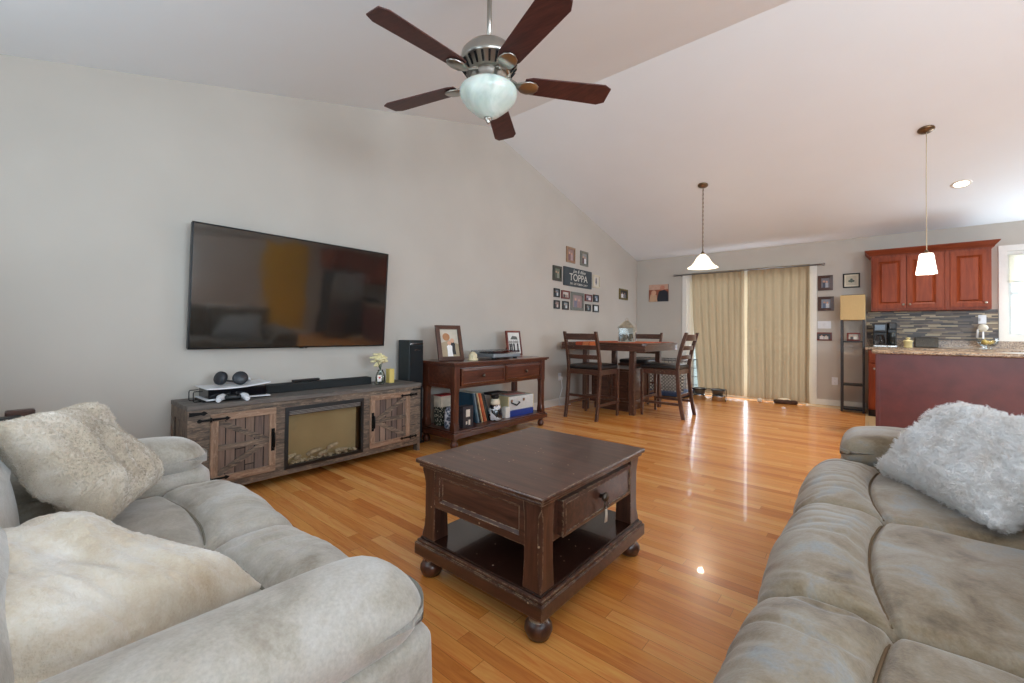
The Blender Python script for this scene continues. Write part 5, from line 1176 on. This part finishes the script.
# backsplash tiles
km = planks('mosaic_backsplash', (0, 2), .0175, .14, [(58, 50, 46), (150, 132, 104), (86, 74, 64), (112, 96, 78), (70, 66, 64), (186, 170, 138), (98, 88, 82), (48, 44, 44), (128, 112, 90)], gapcol=(96, 88, 78), grainamt=.15, rough=.4, const=True, gw=.0009, bump=.25)
bm = BM(); box(bm, -.03, KW[0]-.075, BY-.012, BY, 1.02, UZ0+.01); box(bm, 2.53, RX, BY-.012, BY, 1.02, UZ0+.01); struct('wall_backsplash', bm, km.m)
CZ = .925
# back counter: base cabinets, worktop
def base_cab(label, x0, x1, n):
    t = thing('base_cabinet', label, 'kitchen cabinet', (x0, 7.38, 0), 0); w_ = x1-x0
    bm = BM(); bx(bm, 0, w_, 0, BY-7.38-.02, .10, CZ-.04, .002); obj('body', bm, M_cab, t)
    bm = BM(); box(bm, .01, w_-.005, .06, .08, 0, .10); box(bm, .0, .02, .06, BY-7.4, 0, .10); obj('toe_kick', bm, plain('dark_toe_kick', (46, 34, 32), .6), t)
    dw_ = w_/n
    for i in range(n):
        raised_door(t, i*dw_+.01, (i+1)*dw_-.01, .12, .70, -.001, (i*dw_+.06, .64))
        bm = BM(); bx(bm, i*dw_+.01, (i+1)*dw_-.01, -.02, 0, .72, CZ-.055, .004); d = obj('drawer', bm, M_cabx, t); bm = BM(); lathe(bm, [(.005, 0), (.013, .018), (.001, .031)], ((i+.5)*dw_, -.02, .79), 14, M=Matrix.Rotation(pi/2, 3, 'X')); obj('knob', bm, M_nickel, d)
base_cab('cherry base cabinet at the left end of the back counter', -.01, .6, 1)
base_cab('cherry base cabinet below the kitchen window on the back counter run', .602, 2.4, 3)
bm = BM(); bx(bm, -.04, 2.42, 7.35, BY-.03, CZ-.038, CZ, .008); bx(bm, -.03, 2.42, BY-.03, BY-.012, CZ-.01, CZ+.10, .003)
simple('back_worktop', 'brown granite worktop with upstand along the back wall', 'worktop', bm, M_gran, (0, 0, 0))
# peninsula
pn = thing('kitchen_peninsula', 'kitchen peninsula with a plain cherry back panel behind the sofa', 'kitchen peninsula', (0, 0, 0))
PY0, PY1, PX0 = 5.86, 6.5, .055
M_pan = plain('plum_stained_panel', (88, 36, 34), .42, var=.2, scale=9, coat=.2)
bm = BM(); bx(bm, PX0, 3.1, PY0, PY0+.02, 0, CZ-.038, .002); bx(bm, PX0-.006, PX0+.03, PY0-.006, PY0+.02, 0, CZ-.038, .004); obj('back_panel', bm, M_pan, pn)
bm = BM(); bx(bm, PX0, 3.1, PY0+.02, PY1-.02, .1, CZ-.038, .002); box(bm, PX0+.02, 3.1, PY0+.02, PY1-.08, 0, .1); obj('body', bm, M_cab, pn)
bm = BM(); bx(bm, PX0-.035, 3.12, PY0-.03, PY1+.02, CZ-.036, CZ, .012); simple('peninsula_worktop', 'brown granite worktop with rounded edge on the peninsula', 'worktop', bm, M_gran, (0, 0, 0))
# coffee maker
cmk = thing('coffee_maker', 'black and steel dual coffee maker on the back counter under the wall cabinet', 'coffee maker', (.16, 7.62, CZ))
bm = BM(); bx(bm, -.12, .02, -.10, .12, 0, .028, .006); bx(bm, .02, .12, -.10, .12, 0, .028, .006); obj('base', bm, M_steel, cmk)
bm = BM(); bx(bm, -.12, .02, .02, .12, .028, .31, .006); bx(bm, -.12, .02, -.11, .03, .20, .32, .01); bx(bm, .025, .12, .0, .12, .028, .33, .01); bx(bm, .035, .11, -.09, .0, .24, .33, .01); obj('body', bm, M_black, cmk)
bm = BM(); bx(bm, -.105, .0, -.114, -.108, .225, .30, .003)
for i in range(3): lathe(bm, [(.008, 0), (.007, .006)], (-.08+.028*i, -.114, .25), 12, M=Matrix.Rotation(pi/2, 3, 'X'))
obj('control_panel', bm, plain('brushed_panel', (96, 104, 112), .3, .6), cmk)
bm = BM(); lathe(bm, [(.0, .03), (.045, .03), (.055, .06), (.055, .11), (.04, .15), (.042, .165), (.0, .165)], (-.05, -.045, 0), 24); obj('carafe', bm, glass('carafe_glass', (.55, .5, .48), .05), cmk)
bm = BM(); tube(bm, [(-.05, -.095, .15), (-.05, -.13, .14), (-.05, -.13, .08), (-.05, -.1, .06)], .008, 8); obj('carafe_handle', bm, M_black, cmk)
bm = BM(); lathe(bm, [(.0, .03), (.03, .03), (.036, .15), (.036, .2), (.0, .2)], (.072, -.045, 0), 24); obj('travel_mug', bm, plain('dark_grey_mug', (54, 58, 58), .3, .5), cmk)
bm = BM(); lathe(bm, [(.0, 0), (.038, 0), (.042, .01), (.042, .075), (.052, .08), (.05, .09), (.03, .1), (.012, .105), (.02, .12), (.028, .13), (.0, .135)], n=28)
simple('cream_canister', 'small cream canister with a wide lid beside the coffee maker', 'canister', bm, plain('cream_glaze', (222, 206, 150), .35, var=.04), (.385, 7.55, CZ))
bm = BM(); bx(bm, -.115, .115, -.012, .012, 0, .14, .01); xform(bm, Matrix.Rotation(rad(-14), 4, 'X'))
simple('serving_slab', 'dark speckled stone slab leaning against the backsplash', 'board', bm, granite('dark_granite') if False else plain('dark_speckled_stone', (70, 68, 62), .25, var=.5, scale=90), (.585, 7.90, CZ+.002))
gb_ = thing('glass_cake_bowl', 'clear glass bowl with amber fruit on the back counter near the window', 'bowl', (1.10, 7.66, CZ))
bm = BM(); lathe(bm, [(.0, .0), (.04, .0), (.045, .006), (.02, .02), (.02, .03), (.06, .04), (.085, .08), (.09, .13), (.087, .13), (.08, .08), (.055, .048), (.0, .04)], n=32); obj('bowl', bm, thin_glass('bowl_glass', (.93, .96, .96), .78), gb_)
random.seed(8); bm = BM()
for i in range(9): rbox(bm, (random.uniform(-.04, .04), random.uniform(-.04, .04), .07+random.uniform(0, .03)), (.022,)*3, .021, (1, 1, 1))
obj('fruit', bm, plain('amber_fruit', (214, 178, 92), .4, var=.15), gb_)
wr_ = thing('countertop_stand', 'round white disc on a short stand behind the glass bowl', 'countertop disc', (1.085, 7.83, CZ))
bm = BM(); lathe(bm, [(.0, -.008), (.042, -.008), (.046, 0), (.042, .008), (.0, .008)], (0, 0, .265), 28, M=Matrix.Rotation(pi/2-.1, 3, 'X')); obj('disc', bm, plain('off_white', (214, 208, 192), .4), wr_)
bm = BM(); lathe(bm, [(.035, 0), (.035, .01), (.008, .02), (.008, .22)], n=16); tube(bm, [(-.05, .01, .14), (-.045, 0, .24), (-.02, 0, .25)], .01, 8); obj('stand', bm, M_white, wr_)
bm = BM(); box(bm, -.035, .035, -.006, 0, -.055, .055); box(bm, -.022, -.006, -.03, -.005, -.02, .02)
simple('counter_outlet', 'white outlet with a small glowing plug-in on the backsplash', 'outlet', bm, M_white, (1.1, BY-.012, 1.30))

# ------------------------------------------------------------------ far right side of the kitchen (seen mirrored in the television)
fr = thing('refrigerator', 'stainless french-door refrigerator on the right wall', 'refrigerator', (RX-.36, 5.7, 0), -90)
M_fr = plain('fridge_steel', (170, 170, 168), .25, 1, .03)
bm = BM(); bx(bm, -.455, .455, -.30, .35, .03, 1.76, .006); obj('body', bm, plain('fridge_grey', (72, 74, 76), .4, .5), fr)
for s_ in (-1, 1):
    bm = BM(); a_, b_ = (-.455, -.003) if s_ < 0 else (.003, .455); bx(bm, a_, b_, -.36, -.30, .72, 1.76, .008); d = obj('door', bm, M_fr, fr)
    bm = BM(); x = s_*.045; tube(bm, [(x, -.36, .82), (x, -.40, .85), (x, -.40, 1.55), (x, -.36, 1.58)], .011, 8); obj('handle', bm, M_steel, d)
bm = BM(); bx(bm, -.455, .455, -.36, -.30, .06, .71, .008); d = obj('freezer_drawer', bm, M_fr, fr)
bm = BM(); tube(bm, [(-.36, -.36, .62), (-.33, -.40, .62), (.33, -.40, .62), (.36, -.36, .62)], .011, 8); obj('handle', bm, M_steel, d)
def right_unit(name, label, y0, y1, z0, z1, dep, cat='kitchen cabinet'):
    t = thing(name, label, cat, (RX-dep, (y0+y1)/2, z0), -90); w_ = y1-y0; h = z1-z0
    bm = BM(); bx(bm, -w_/2, w_/2, 0, dep-.004, 0, h, .003); obj('body', bm, M_cab, t)
    n = max(1, round(w_/.42))
    for i in range(n): raised_door(t, -w_/2+w_*i/n+.01, -w_/2+w_*(i+1)/n-.01, .03, h-.04, -.001)
    return t
right_unit('wall_cabinet', 'cherry cabinet over the refrigerator on the right wall', 5.23, 6.17, 1.80, 2.25, .60)
right_unit('wall_cabinet', 'cherry wall cabinet on the right wall over the range', 6.19, 7.6, 1.45, 2.25, .33)
right_unit('base_cabinet', 'cherry base cabinet on the right wall beside the range', 7.0, 7.34, 0, .88, .60)
rg = thing('range', 'black kitchen range on the right wall beside the refrigerator', 'range', (RX-.33, 6.6, 0), -90)
bm = BM(); bx(bm, -.38, .38, -.30, .32, .02, .92, .005); bx(bm, -.38, .38, .24, .32, .92, 1.08, .005); obj('body', bm, M_black, rg)
bm = BM(); bx(bm, -.36, .36, -.34, -.30, .2, .78, .006); d = obj('door', bm, M_black, rg); bm = BM(); tube(bm, [(-.3, -.34, .72), (-.28, -.38, .72), (.28, -.38, .72), (.3, -.34, .72)], .01, 8); obj('handle', bm, M_steel, d)
bm = BM(); box(bm, RX-.012, RX-.0, 3.9, 4.9, 0, 2.25); struct('wall_yellow_alcove', bm, wallmat('mustard_paint', (226, 178, 60)))
